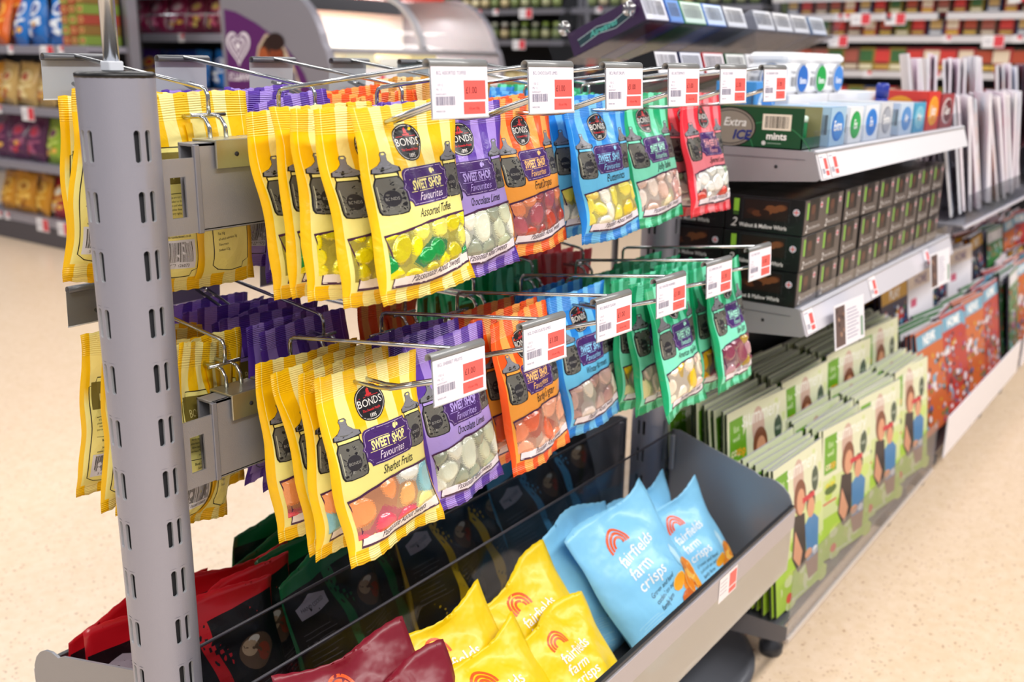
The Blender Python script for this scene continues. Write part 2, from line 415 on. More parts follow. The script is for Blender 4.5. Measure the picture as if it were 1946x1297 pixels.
for lv in (0, 1):
    nm = ('top', 'second')[lv]; z = BZ[lv]
    for i, x in enumerate(HX):
        pos = '%s from the nearest post' % ORD[i]; xb = x-.050
        place_hook(x, z, False, 'chrome hook on the near side, %s row, %s' % (nm, pos))
        place_hook(xb, z, True, 'chrome hook on the far side, %s row, %s' % (nm, pos))
        ticket(x, PY-.235, z+.0715, False, (TIT1, TIT2)[lv][i], 'white ticket with red price blocks, near side, %s row, %s' % (nm, pos), rz=R(-3))
        ticket(xb, PY+.235, z+.0715, True, (TIT1, TIT2)[lv][i], 'ticket holder seen from behind, far side, %s row, %s' % (nm, pos), dark=lv == 1)

# ------------------------------------------------------------------ striped sweet bags
FLAV = {  # strong stripe, light stripe, lower body
    'yellow': ('#fcc600', '#fdee98', '#f7ec8e'), 'purple': ('#5a35a6', '#a78be0', '#b39ce6'),
    'orange': ('#f8560a', '#fdaa50', '#fba53e'), 'blue': ('#1b82dc', '#6fc0f4', '#6cc8f6'),
    'green': ('#07a56b', '#74e6bb', '#86ebc9'), 'red': ('#ea2a3c', '#f9828c', '#f88b97'), 'tan': ('#cf9130', '#f2d8a0', '#efd9a4')}
def bag_material(key):
    s, l, p = FLAV[key]; m, nt, b = nodes('striped_film_'+key); b.inputs['Roughness'].default_value = .33
    b.inputs['Specular IOR Level'].default_value = .55
    N = nt.nodes.new; Lk = nt.links.new
    uv = N('ShaderNodeUVMap'); uv.uv_map = 'UV'; sp = N('ShaderNodeSeparateXYZ'); Lk(uv.outputs[0], sp.inputs[0])
    def mth(op, a, b_=None, c=None):
        q = N('ShaderNodeMath'); q.operation = op
        for i, x in enumerate((a, b_, c)):
            if x is None: continue
            if isinstance(x, (int, float)): q.inputs[i].default_value = x
            else: Lk(x, q.inputs[i])
        return q.outputs[0]
    u, v = sp.outputs[0], sp.outputs[1]
    st = mth('LESS_THAN', mth('FRACT', mth('MULTIPLY_ADD', u, 4.6, .22)), .5)
    mr = N('ShaderNodeMapRange'); Lk(v, mr.inputs[0]); mr.inputs[1].default_value = .60; mr.inputs[2].default_value = .70
    top = mth('MAXIMUM', mr.outputs[0], mth('LESS_THAN', v, .075))
    side = mth('MAXIMUM', mth('LESS_THAN', u, .055), mth('GREATER_THAN', u, .97))
    def mix(f, a, c):
        q = N('ShaderNodeMix'); q.data_type = 'RGBA'; Lk(f, q.inputs['Factor'])
        for i, x in ((6, a), (7, c)):
            if isinstance(x, str): q.inputs[i].default_value = (*lin(x), 1)
            else: Lk(x, q.inputs[i])
        return q.outputs[2]
    stripes = mix(st, s, l)
    col = mix(side, mix(top, p, stripes), s)
    Lk(col, b.inputs['Base Color'])
    # crimped seals and soft film creases
    seal = mth('MAXIMUM', mth('GREATER_THAN', v, .875), mth('LESS_THAN', v, .06))
    rib = mth('MULTIPLY', mth('SINE', mth('MULTIPLY', v, 560)), seal)
    t = N('ShaderNodeTexCoord'); nz = N('ShaderNodeTexNoise'); nz.inputs['Scale'].default_value = 34; nz.inputs['Detail'].default_value = 3
    nz.inputs['Distortion'].default_value = 1.2; Lk(t.outputs['Object'], nz.inputs['Vector'])
    bp = N('ShaderNodeBump'); bp.inputs['Strength'].default_value = .55; bp.inputs['Distance'].default_value = .0035
    Lk(mth('MULTIPLY_ADD', rib, .13, nz.outputs['Fac']), bp.inputs['Height']); Lk(bp.outputs[0], b.inputs['Normal'])
    return m
BW, BH = .128, .178
def bag_surface(seed, w=BW, h=BH, t=.027, top=.87, hole=.012, sag=.0):
    rn = random.Random(seed); ph = [rn.uniform(0, 6.28) for _ in range(8)]; am = rn.uniform(.7, 1.3)
    def S(u, v, side):
        P = 0 if v < .055 or v > top else 1
        if P:
            if v < .22: P = math.sin((v-.055)/.165*math.pi/2)**.7
            elif v < .40: P = 1
            else: P = (math.cos((v-.40)/(top-.40)*math.pi/2))**1.15
        U = max(0., math.sin(math.pi*u))**.55
        T = t*P*U*.5
        wr = (.0014*math.sin(9*u+5*v+ph[0])+.0011*math.sin(17*u-11*v+ph[1])+.0007*math.sin(31*u+23*v+ph[2]))*am*(.35+.65*U)
        bend = .0035*math.sin(3.1*u+ph[3])*(v > .8)*(v-.8)*5+.0045*math.sin(6.2*u+ph[4])*max(0, .14-v)*7
        x = (u-.5)*w*(1-.085*P*(1-abs(u-.5)))+.0018*math.sin(5*v+ph[5])+.0016*math.sin(13*v+ph[6])*(abs(u-.5)*2)
        y = side*T+wr+bend+.006*math.sin((v-.1)*2.4+ph[7]*.15)
        z = hole-h+h*v+.0022*math.sin(2*math.pi*u*.8+ph[2])*(1-v)+(.0015*math.sin(4*u+ph[5]) if v > .9 else 0)
        return (x, y, z)
    return S
def bag_body(S, name, mat, parent=None, nu=20, nv=34, serr=.0005, uvm=True, col='#ffffff'):
    mb = MB(); uvs = []; vs = []; fs = []
    for side in (-1, 1):
        for j in range(nv+1):
            for i in range(nu+1):
                u, v = i/nu, j/nv; p = S(u, v, side)
                if j in (0, nv): p = (p[0], p[1], p[2]+(serr if i % 2 else -serr))
                vs.append((p[0], p[1]+side*.00012, p[2])); uvs.append((u, v))
    M = (nu+1)*(nv+1)
    for k in range(2):
        for j in range(nv):
            for i in range(nu):
                a = k*M+j*(nu+1)+i; q = (a, a+1, a+nu+2, a+nu+1); fs.append(q if k == 0 else q[::-1])
    for j in range(nv):      # side gussets joining the two sheets
        for i in (0, nu):
            a = j*(nu+1)+i; q = (a, a+nu+1, a+nu+1+M, a+M); fs.append(q if i == 0 else q[::-1])
    for i in range(nu):
        a = i; fs.append((a, a+M, a+M+1, a+1)); a = nv*(nu+1)+i; fs.append((a, a+1, a+M+1, a+M))
    mb.add(vs, fs, col, True); mb.uv = uvs
    return mb
DK = '#231a24'; PL = '#43206b'
def jar_art(pale):
    A = Art(); body = [(-10, 0), (-11.5, 3), (-12, 8), (-12, 27), (-10.5, 31), (-9.5, 33.5), (9.5, 33.5), (10.5, 31), (12, 27), (12, 8), (11.5, 3), (10, 0), (5, -1), (-5, -1)]
    A.poly([(x*1.07, y*1.03-.3) for x, y in body], '#17151a', 1)
    A.poly([(x*.97, y*.97+.6) for x, y in body], '#66655f', 2)
    rn = random.Random(4)
    for _ in range(26):
        x, y, a = rn.uniform(-9, 9), rn.uniform(3, 28), rn.uniform(0, 3.1)
        A.line([(x-2.5*math.cos(a), y-2.5*math.sin(a)), (x+.8*math.sin(a), y+.8*math.cos(a)), (x+2.5*math.cos(a), y+2.5*math.sin(a))], .8, rn.choice(('#8c8b84', '#222024', '#77766f', '#2e2c30')), 3)
    A.line([(-10, 5), (-10, 26)], .8, '#b9b8a0', 3)
    A.ell(0, 14, 6.8, 7.6, '#2c2a30', 4); A.text('BONDS', 0, 12.4, 4.0, '#9c9a94', 5, sx=.8)
    A.poly([(-10.5, 33.5), (-10.8, 37.5), (10.8, 37.5), (10.5, 33.5)], '#17151a', 1); A.poly([(-9.6, 34.2), (-9.8, 36.8), (9.8, 36.8), (9.6, 34.2)], pale, 2)
    lid = [(-13, 38), (-12.5, 42), (-7, 45), (-3.6, 49), (-3.2, 52.5), (-3.8, 54.5), (-2.5, 57), (2.5, 57), (3.8, 54.5), (3.2, 52.5), (3.6, 49), (7, 45), (12.5, 42), (13, 38), (6, 37), (-6, 37)]
    A.poly(lid, '#17151a', 2); A.poly([(x*.9, 37.9+(y-37)*.93) for x, y in lid], '#8c8a66' if pale == '#f6ea86' else '#7f8088', 3)
    A.line([(-6, 42), (0, 40.5), (6, 42)], .7, '#56564c', 4); A.ell(0, 55, 1.9, 1.1, pale, 4, 10)
    return A
def front_art(key, name, cream='#f4e6a0'):
    pale = FLAV[key][2]; W, Hh = 123.5, 168.; A = Art()
    # coordinates in mm from the bag's lower left corner
    def cx(u): return u*W
    def cy(v): return v*Hh
    J = jar_art(pale); A.add(J, cx(.19), cy(.455), 1.2, 0, .92); A.add(J, cx(.875), cy(.485), 1.1, 0, .86)
    # round badge
    lx, ly = cx(.47), cy(.80)
    def oval(r): return [(lx+r*(math.cos(a)*(1+.035*math.cos(3*a))), ly+r*.97*(math.sin(a)*(1+.05*math.cos(2*a)))) for a in [2*math.pi*i/28 for i in range(28)]]
    A.poly(oval(17.6), '#16151b', 3); A.line(oval(16.1), .7, '#c9c5c0', 4, closed=True)
    A.poly([(lx-4.6, ly+7.2), (lx-2.3, ly+8), (lx-1.8, ly+11.5), (lx, ly+13.2), (lx+1.8, ly+11.5), (lx+2.3, ly+8), (lx+4.6, ly+7.2), (lx+4, ly+6), (lx-4, ly+6)], '#d32a2f', 4)
    A.line([(lx-12, ly+5.4), (lx+12, ly+5.4)], .5, '#d32a2f', 4)
    A.text('BONDS', lx, ly-2.6, 9.6, '#f0ece8', 5, sx=.93); A.text('The Sweetie People', lx, ly-7.2, 3.2, '#d9303a', 5, bold=.02, sx=.86, shear=.2)
    A.text('1895', lx, ly-13, 5, '#f0ece8', 5, bold=.012, sx=.8)
    # plaque
    px0, px1, y0, y1 = cx(.31), cx(.80), cy(.475), cy(.672); q = 5.5
    def plq(i):
        a, b, c, d, k = px0+i, px1-i, y0+i, y1-i, q
        P = [(a+k, d), (b-k, d)]
        P += [(b-k+k*math.sin(t)*.0+(k-k*math.cos(t)), d-k*math.sin(t)) for t in (.4, .8, 1.2)]+[(b, d-k)]
        P += [(b, (c+d)/2+3), (b+3-i*.3, (c+d)/2), (b, (c+d)/2-3), (b, c+k)]+[(b-k+k*math.cos(t), c+k*(1-math.sin(t))) for t in (.4, .8, 1.2)]
        P += [(b-k, c), (a+k, c)]+[(a+k-k*(1-math.cos(t)), c+k*math.sin(t)) for t in (.4, .8, 1.2)]+[(a, c+k)]
        P += [(a, (c+d)/2-3), (a-3+i*.3, (c+d)/2), (a, (c+d)/2+3), (a, d-k)]+[(a+k*math.sin(t)*.0+k-k*math.cos(t), d-k+k*math.sin(t)) for t in (.4, .8, 1.2)]
        return P
    A.poly(plq(0), PL, 4); A.line(plq(1.6), .45, '#cbb9da', 5, closed=True)
    mx_ = (px0+px1)/2; tc_ = {'yellow': '#f7ec9c', 'orange': '#fbc377', 'purple': '#b9a4ea', 'blue': '#8fd0f7', 'green': '#a9f0d6', 'red': '#f9b3b8'}.get(key, '#f7ec9c')
    A.ell(mx_+10, y1-5.5, 2.2, 2.6, tc_, 5, 12); A.ell(mx_+13.8, y1-5.2, 1.5, 1.8, tc_, 5, 10); A.line([(mx_+11.5, y1-4.5), (mx_+13, y1-2.0)], .7, tc_, 5)
    A.line([(px0+6, y1-10.2), (px1-6, y1-10.2)], .5, tc_, 5); A.line([(px0+6, y0+12.2), (px1-6, y0+12.2)], .5, tc_, 5)
    A.text('SWEET SHOP', mx_, y0+13.8, 11.2, tc_, 6, sx=.66, bold=.035)
    A.text('Favourites', mx_+1, y0+4.0, 9.8, tc_ if key != 'yellow' else '#efe0f2', 6, shear=.42, sx=.80)
    # name and window frame
    A.text(name, cx(.60), cy(.415), 12.6 if len(name) < 14 else 11, '#1c1a22', 3, shear=.5, sx=.66, bold=.004)
    fr = [(cx(.075), cy(.345)), (cx(.5), cy(.385)), (cx(.965), cy(.385)), (cx(.955), cy(.25)), (cx(.97), cy(.105)), (cx(.5), cy(.078)), (cx(.11), cy(.088)), (cx(.13), cy(.20))]
    ww = '#efe6ee' if key != 'yellow' else '#f3e9e4'
    A.poly([fr[6], (cx(.12), cy(.135)), (cx(.5), cy(.135)), (cx(.965), cy(.165)), fr[4], fr[5]], ww, 5)
    A.line(fr, 2.3, '#461a44', 6, closed=True)
    A.text('Passionate About Sweets', cx(.55), cy(.108), 9.2, '#3c1d3a', 8, shear=.5, sx=.68, rot=3)
    return A
def back_art(key):
    pale = FLAV[key][2]; W, Hh = 123.5, 168.; A = Art(); dk = '#2a2418'
    for x0, x1 in ((8, 56), (73, 116)):
        P = [(x0, 22), (x0+7, 17), (x0+24, 13.5), (x1-7, 14), (x1-6, 19), (x1, 21), (x1, 118), (x1-5, 120), (x1-7, 126), (x0+8, 126), (x0+6, 120), (x0, 118)]
        A.poly(P, pale, 1); A.line(P, .9, dk, 2, closed=True)
    tx = 32
    for i, t in enumerate(('If for any reason you are not satisfied', 'please return the product to the address', 'below stating where and when it was', 'purchased. This guarantee does not affect', 'your statutory rights.')):
        A.text(t, tx, 84-i*3.4, 2.7, dk, 3, sx=.84)
    A.line([(13, 88), (51, 88)], .5, dk, 3); A.line([(13, 67), (51, 67)], .5, dk, 3)
    for i, t in enumerate(('Bonds Confectionery Ltd.', 'Sutton in Ashfield,', 'Nottingham, NG17 2PU', 'www.bonds-confectionery.co.uk')): A.text(t, tx, 62-i*4, 3.3, dk, 3, sx=.82, bold=.01)
    A.rect(11, 22, 53, 48, '#dfe0ec', 3); A.bars(14, 28, 50, 46, 34, '#1b1b1f', 4, 5); A.text('5 060052 226073', 32, 23.5, 4.2, '#1b1b1f', 4, sx=.95)
    A.rect(10, 96, 54, 122, '#7a6c2c', 3); A.text('BONDS', 32, 104, 10, '#d9cc86', 4, sx=.9)
    A.rect(76, 80, 113, 86, '#1b181c', 3)
    for i, t in enumerate(('Typical values per 100g', 'Energy 1700kJ', 'Protein 1.9g', 'Carbohydrate 71.0g', 'of which sugars 56g', 'Fat 10g', 'of which saturates 5g', 'Fibre trace', 'Sodium 0.2g')): A.text(t, 78, 74-i*4.9, 3.2, dk, 3, sx=.85, align='LEFT')
    for i, t in enumerate(('Ingredients: Glucose syrup, sugar,', 'vegetable oil, condensed milk,', 'flavourings, colours.')): A.text(t, 94, 112-i*4, 2.6, dk, 3, sx=.85)
    return A
SW = {'toffee': (('#fbf000', '#f6e620', '#e2d400', '#0c9a44', '#fbf46a', '#d8ca10', '#f4e400'), FOIL, 1.2), 'limes': (('#cfd3b4', '#dfe2cb', '#b9bf9c', '#e9ead9', '#9aa08a'), SWEET, 1.7), 'fruit': (('#c2452c', '#e0653f', '#a83a34', '#ea8a5c', '#b45a62'), SWEET, 1.5),
      'mint': (('#efe05a', '#f2ead0', '#e7c92a', '#f5efdd', '#f2d75e'), SWEET, 1.35), 'babies': (('#e3bfae', '#f1ded0', '#d9a59a', '#efe0b8'), SWEET, 1.4), 'chew': (('#f2f0e8', '#f6f4ee', '#dd4a3a', '#e9ece4', '#a9c9a2'), FOIL, 1.4),
      'sherbet': (('#ee5266', '#f29a5c', '#a9cf6a', '#eef0e6', '#8cc4cc', '#efe28c', '#f2b06a'), SWEET, 1.6), 'barley': (('#ee8a62', '#f3a886', '#e56a44', '#f1bfa6'), SWEET, 1.8), 'warm': (('#caa9a0', '#e4d3c8', '#b98f88', '#ded4c2'), SWEET, 1.6),
      'gum': (('#f2e6cc', '#f2c41c', '#f0dfc8', '#efdfa6', '#e6c6b8'), SWEET, 1.6), 'wine': (('#e0a010', '#8a3a52', '#a98a26', '#7a3048', '#f0b424', '#b88a94'), SWEET, 1.6)}
def window_mb(S, key, seed, side=-1):
    cols, mat, sz = SW[key]; rn = random.Random(seed*7+len(key)); W, Hh = 123.5, 168.
    C = []
    for _ in range(400):
        x, y = rn.uniform(8, 120), rn.uniform(17, 66); r = rn.uniform(7, 10.5)*sz
        if all((x-a)**2+(y-b)**2 > (.78*(r+c))**2 for a, b, c, _k, _a in C): C.append((x, y, r, rn.choice(cols), rn.uniform(0, 3.14)))
    nx, ny = 104, 50; vs = []; cl = []; ins = []
    for j in range(ny+1):
        for i in range(nx+1):
            u = .085+.88*i/nx; v0_ = .128+.03*max(0, u-.5)*2; v = v0_+(.345+.04*min(1, max(0, (u-.075)/.42))-v0_)*j/ny
            x, y = u*W, v*Hh; best = None
            for a, b, r, c, an in C:
                dx, dy = x-a, y-b; ex = dx*math.cos(an)+dy*math.sin(an); ey = -dx*math.sin(an)+dy*math.cos(an)
                d = math.sqrt(ex*ex+(ey*1.35)**2)/r
                hgt = r*(1-d*d) if mat is SWEET else r*(1-d**4)*.9
                if best is None or hgt > best[0]: best = (hgt, c, d)
            hh = max(-1.5, min(best[0], 6)); p = S(u, v, side)
            edge = min(1, min(i, nx-i, j, ny-j)/5)
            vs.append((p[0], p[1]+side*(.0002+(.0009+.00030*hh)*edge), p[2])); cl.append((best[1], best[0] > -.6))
    mb = MB()
    for v_ in vs: mb.v.append(v_)
    for j in range(ny):
        for i in range(nx):
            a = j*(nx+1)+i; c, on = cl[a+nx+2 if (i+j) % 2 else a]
            q = lin(c); q = q if on else tuple(.45*k+.06 for k in q)  # crevices between sweets get a darker colour, painted shade
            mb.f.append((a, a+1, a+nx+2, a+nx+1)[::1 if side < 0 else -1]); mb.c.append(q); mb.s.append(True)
    return mb, mat
BAGMAT = {k: bag_material(k) for k in FLAV}
_proto = {}
KINDS = {'toffee': ('yellow', 'Assorted Toffee', 'toffee'), 'limes': ('purple', 'Chocolate Limes', 'limes'), 'fruit': ('orange', 'Fruit Drops', 'fruit'), 'mint': ('blue', 'Buttermints', 'mint'), 'babies': ('green', 'Jelly Babies', 'babies'), 'chew': ('red', 'Spearmint Chews', 'chew'),
         'sherbet': ('yellow', 'Sherbet Fruits', 'sherbet'), 'barley': ('orange', 'Barley Sugar', 'barley'), 'warm': ('blue', 'Winter Warmers', 'warm'), 'agum': ('green', 'American Hard Gums', 'gum'), 'wine': ('green', 'Wine Gums', 'wine'), 'fudge': ('tan', 'Fudge', 'babies')}
def bag_proto(kind, seed):
    k = (kind, seed)
    if k in _proto: return _proto[k]
    key, nm, sw = KINDS[kind]; S = bag_surface(seed*13+len(kind))
    mb = bag_body(S, 'sweet_bag', BAGMAT[key]); me = mb.mesh('sweet_bag', BAGMAT[key])
    fa = front_art(key, nm).mb(lambda x, y, l: (lambda p: (p[0], p[1]-.00025-.00007*l, p[2]))(S(min(.995, x/123.5), y/168., -1)), 7).mesh('printed_front', PRINT)
    ba = back_art(key).mb(lambda x, y, l: (lambda p: (p[0], p[1]+.00025+.00009*l, p[2]))(S(1-min(.995, x/123.5), y/168., 1)), 8).mesh('printed_back', PRINT)
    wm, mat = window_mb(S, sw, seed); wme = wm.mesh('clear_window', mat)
    # lap seam down the middle of the back
    sm = MB(); vs = []
    for j in range(21):
        v = .06+.80*j/20
        for u, dy in ((.49, .0004), (.50, .0035), (.555, .0022)): p = S(u, v, 1); vs.append((p[0], p[1]+dy, p[2]))
    sm.add(vs, [(3*j+i, 3*j+i+1, 3*j+i+4, 3*j+i+3) for j in range(20) for i in (0, 1)], FLAV[key][0], True)
    sme = sm.mesh('back_seam', PRINT)
    _proto[k] = (me, (('printed_front', fa), ('clear_window', wme), ('printed_back', ba), ('back_seam', sme))); return _proto[k]
def sweet_bag(kind, seed, loc, tilt=0, yaw=0, roll=0, label='', group=''):
    me, kids = bag_proto(kind, seed)
    rot = Matrix.Rotation(yaw, 3, 'Z') @ Matrix.Rotation(roll, 3, 'Y') @ Matrix.Rotation(tilt, 3, 'X')
    o = obj('sweet_bag', me, None, loc, rot, label=label, cat='bag of sweets', group=group)
    for n, m_ in kids: obj(n, m_, o)
    return o
COLN = {'yellow': 'yellow', 'purple': 'purple', 'orange': 'orange', 'blue': 'blue', 'green': 'green', 'red': 'red', 'tan': 'tan'}
rnd = random.Random(11)
L1F = [('toffee', .603, 5), ('limes', .634, 4), ('fruit', .658, 4), ('mint', .642, 4), ('babies', .648, 4), ('chew', .632, 4)]
L2F = [('sherbet', .645, 4), ('limes', .655, 3), ('barley', .650, 3), ('warm', .660, 3), ('agum', .595, 5), ('wine', .578, 6)]
L1B = [('toffee', 5), ('limes', 6), ('fruit', 4), ('fudge', 4), ('mint', 3), ('babies', 5)]
L2B = [('sherbet', 5), ('limes', 7), ('barley', 1), ('warm', 0), ('agum', 6), ('chew', 5)]
for lv, (Fr, Bk) in enumerate(((L1F, L1B), (L2F, L2B))):
    nm = ('top', 'second')[lv]; hz = BZ[lv]+.0245
    for i, (kind, yf, n) in enumerate(Fr):
        c = COLN[KINDS[kind][0]]
        for k in range(n):
            y = yf+k*min(.028, (.724-yf)/max(1, n-1)); rise = max(0, (PY-.162-y))*.36; ox = (.017 if lv == 0 else .009) if (i == 0 and k == 0) else .004 if k else 0
            tl = -R(10-1.4*k+rnd.uniform(-1.2, 1.2)) if k else -R(10+rnd.uniform(0, 1.5))
            if lv == 1 and i == 0 and k == 0: tl = -R(11)
            sweet_bag(kind, (k+i) % 3, (HX[i]+ox+rnd.uniform(-.003, .003), y, hz+rise-.001*k+rnd.uniform(-.002, .002)), tl, R(rnd.uniform(-4, 4)), R(rnd.uniform(-2.2, 2.2) if k else -1.5),
                      '%s striped bag, near side, %s row, %s hook from near post, %s from front' % (c, nm, ORD[i], ORD[k]), '%s striped sweet bags on the near side' % c).scale = (1, 1, .95 if lv == 0 else 1.02)
    for i, (kind, n) in enumerate(Bk):
        c = COLN[KINDS[kind][0]]
        for k in range(n):
            y = .820+k*.027+rnd.uniform(-.003, .003); big = lv == 1 and k == 0 and i == 0
            sweet_bag(kind, (k+i+1) % 3, (HX[i]-.05+rnd.uniform(-.005, .005), y, hz+rnd.uniform(-.003, .004)+(.016 if kind == 'fudge' else 0)), -R(2+1.5*k), math.pi+R(rnd.uniform(-12, 12)+(18 if big else 0)), R(-13 if big else rnd.uniform(-5, 5)),
                      '%s striped bag, far side, %s row, %s hook from near post, %s from beam' % (c, nm, ORD[i], ORD[k]), '%s striped sweet bags on the far side' % c).scale = (1, 1, 1.06)

# ------------------------------------------------------------------ crisp bins under the sweets
def bin_unit(back, label):
    # local frame: x along the aisle, y from the gondola centre outwards (towards -y), z relative to rim
    root = empty('crisp_bin', ((POSTX[0]+POSTX[1])/2, PY, -.80), (0, 0, math.pi if back else 0), label=label, cat='shop bin', group='wire hung bins for crisps')
    L = (POSTX[1]-POSTX[0])/2-.002
    prof = [(-.045, .195), (-.060, .196), (-.20, .156)]
    for i in range(7): a = R(75+105*i/6); prof.append((-.222+.046*math.cos(a)*1., .106+.046*math.sin(a)))
    prof += [(-.268, .09), (-.266, -.004), (-.045, -.004)]
    for s in (-1, 1):
        m = MB(); m.prism(prof, 'x', s*L-.0015, s*L+.0015, '#95969c')
        p = m.build('end_panel', PAINT, root, label='grey rounded end panel')
        MB().bbox(s*(L-.008)-.004, s*(L-.008)+.004, -.055, -.047, .125, .188, '#9a9ba2', .002).build('panel_tab', PAINT, p)
    MB().box(-L, L, -.262, -.045, -.006, 0, '#4a4b50').build('base_tray', PAINT, root)
    m = MB(); m.bbox(-L, L, -.269, -.266, .0, .114, '#e3e6ea', .0008); m.build('clear_front_strip', FROST, root, label='clear ticket strip along the front')
    MB().bbox(-L, L, -.2705, -.264, .112, .1165, '#2a2a2e', .001).build('lip_edge', PLASTIC, root, label='dark lip edge')
    m = MB(); m.bbox(-L, L, -.273, -.2695, .078, .111, '#bab4b9', .001); m.build('ticket_rail', PAINT, root)
    m = MB(); m.box(-L, L, -.049, -.047, .0, .193, '#ffffff'); m.build('back_divider', SMOKY, root, label='smoky clear divider')
    MB().tube([(-L, -.048, .193), (L, -.048, .193)], .0018, '#3d3a42', 6).build('divider_edge', PLASTIC, root)
    return root
fb = bin_unit(False, 'near side grey bin holding the burgundy, yellow and pale blue crisp bags')
bb = bin_unit(True, 'far side grey bin holding the dark striped crisp bags')
A = Art(); A.rect(0, 0, 60, 38, '#f2ecf0', 1); A.rect(34, 12, 58, 34, '#f4625c', 2); A.rect(34, 2, 58, 10, '#f4625c', 2)
for i in range(4): A.line([(4, 30-i*6), (26, 30-i*6)], 1.2, '#a8a4b0', 2)
for xx in (.20, -.28):
    A.mb(lambda x, y, l: (xx+(x)*.001, -.2735-.0001*l, .071+y*.001)).build('price_ticket', PRINT, fb, fixn=False, label='white ticket with red price blocks')

CR = {'crisp_blue': '#86caf0', 'crisp_yellow': '#eecb06', 'crisp_red': '#7c0f25'}
CRM = {k: attr_mat('film_'+k, .36, 0, .05, 1., 15, .5, .007) for k in CR}
def crisp_art(key):
    A = Art(); o = '#ec5a1c'
    for r in (7.5, 12, 16.5): A.arc(58, 148, r, 3.2, -12, 192, o, 2, 16, ry=r*1.1)
    w = '#f4f4f4' if key != 'crisp_red' else '#f0e2e2'
    for i, t in enumerate(('fairfields', 'farm', 'crisps')): A.text(t, 42, 124-i*17, 20, w, 2, align='LEFT', sx=.92, bold=.008)
    for i, t in enumerate(('Grown and hand', 'cooked on our', 'family farm')): A.text(t, 46, 78-i*8.5, 8, '#1e2a33', 2, shear=.3, align='LEFT', sx=.8)
    if key == 'crisp_blue':
        rn = random.Random(3)
        for i in range(13): A.arc(30+rn.uniform(-8, 8), 62-3.2*i, 16, .8, 20, 150, '#a9dcf4', 2, 8, ry=2.5)
        A.poly([(118, 96), (125, 104), (131, 92), (127, 76), (119, 78)], '#bfe6f8', 2); A.poly([(112, 84), (118, 92), (122, 80), (116, 72)], '#9fd6f0', 2)
        for i in range(12):
            x, y, a = rn.uniform(88, 134), rn.uniform(40, 68), rn.uniform(0, 3.1); c = rn.choice(('#f3a21c', '#e8830f', '#f7bb45', '#c9610c'))
            P = [(x+15*math.cos(t)*math.cos(a)-8*math.sin(t)*math.sin(a), y+15*math.cos(t)*math.sin(a)+8*math.sin(t)*math.cos(a)) for t in [k*.6283 for k in range(10)]]
            A.poly(P, c, 3+i); A.line(P[:6], .8, '#fbd88a', 4+i)
    return A
def dark_art(col):
    A = Art(); A.rect(0, 14, 150, 168, '#0d0d12', 1); A.rect(60, 14, 74, 168, col, 2)
    rn = random.Random(5)
    A.ell(112, 120, 20, 17, '#5d4634', 3); A.ell(106, 126, 9, 8, '#b79a7a', 4); A.ell(119, 116, 8, 9, '#8e3b26', 4); A.ell(112, 132, 6, 4, '#d8cfc0', 5)
    for i in range(11): A.line([(80, 88-i*5), (80+rn.uniform(40, 62), 88-i*5)], .9, '#77737a', 3)
    for i in range(9): A.line([(8, 120-i*6), (8+rn.uniform(28, 46), 120-i*6)], .9, '#5f5c66', 3)
    A.poly([(10, 150), (30, 158), (52, 150), (50, 138), (12, 136)], '#a8a2ae', 3); A.text('HAND COOKED', 30, 144, 6, '#2b2330', 4, sx=.7)
    return A
_cp = {}
def crisp_bag(kind, seed, loc, yaw, tilt, roll, label, group, col=None, w=.195, h=.215, t=.062):
    k = (kind, seed, col)
    if k not in _cp:
        S = bag_surface(seed*31+7, w, h, t, .92, 0)
        def S2(u, v, s, S=S, q=random.Random(seed).uniform(0, 6)):
            p = S(u, v, s); a = math.sin(math.pi*u)
            return (p[0], p[1]+.0035*math.sin(11*u+q)*math.sin(7*v+q)*a+.0022*math.sin(23*v+9*u+q)*a, p[2]+(.010*math.sin(5*u+q) if v > .9 else 0)*(v-.9)*10)
        c = CR.get(kind, col); mb = bag_body(S2, 'crisp_bag', None, nu=22, nv=30, col=c)
        mat = CRM.get(kind) or attr_mat('film_dark', .3, 0, .15, .7, 24)
        art = crisp_art(kind) if kind in CR else dark_art(col)
        me = mb.mesh('crisp_bag', mat)
        ar = art.mb(lambda x, y, l: (lambda p: (p[0], p[1]-.0004-.00009*l, p[2]))(S2(min(.99, max(.01, x/150)), min(.99, y/188.), -1)), 9).mesh('printed_front', PRINT)
        _cp[k] = (me, ar)
    me, ar = _cp[k]
    rot = Matrix.Rotation(yaw, 3, 'Z') @ Matrix.Rotation(tilt, 3, 'X') @ Matrix.Rotation(roll, 3, 'Y')
    o = obj('crisp_bag', me, None, loc, rot, label=label, cat='crisp bag', group=group); obj('printed_front', ar, o); return o
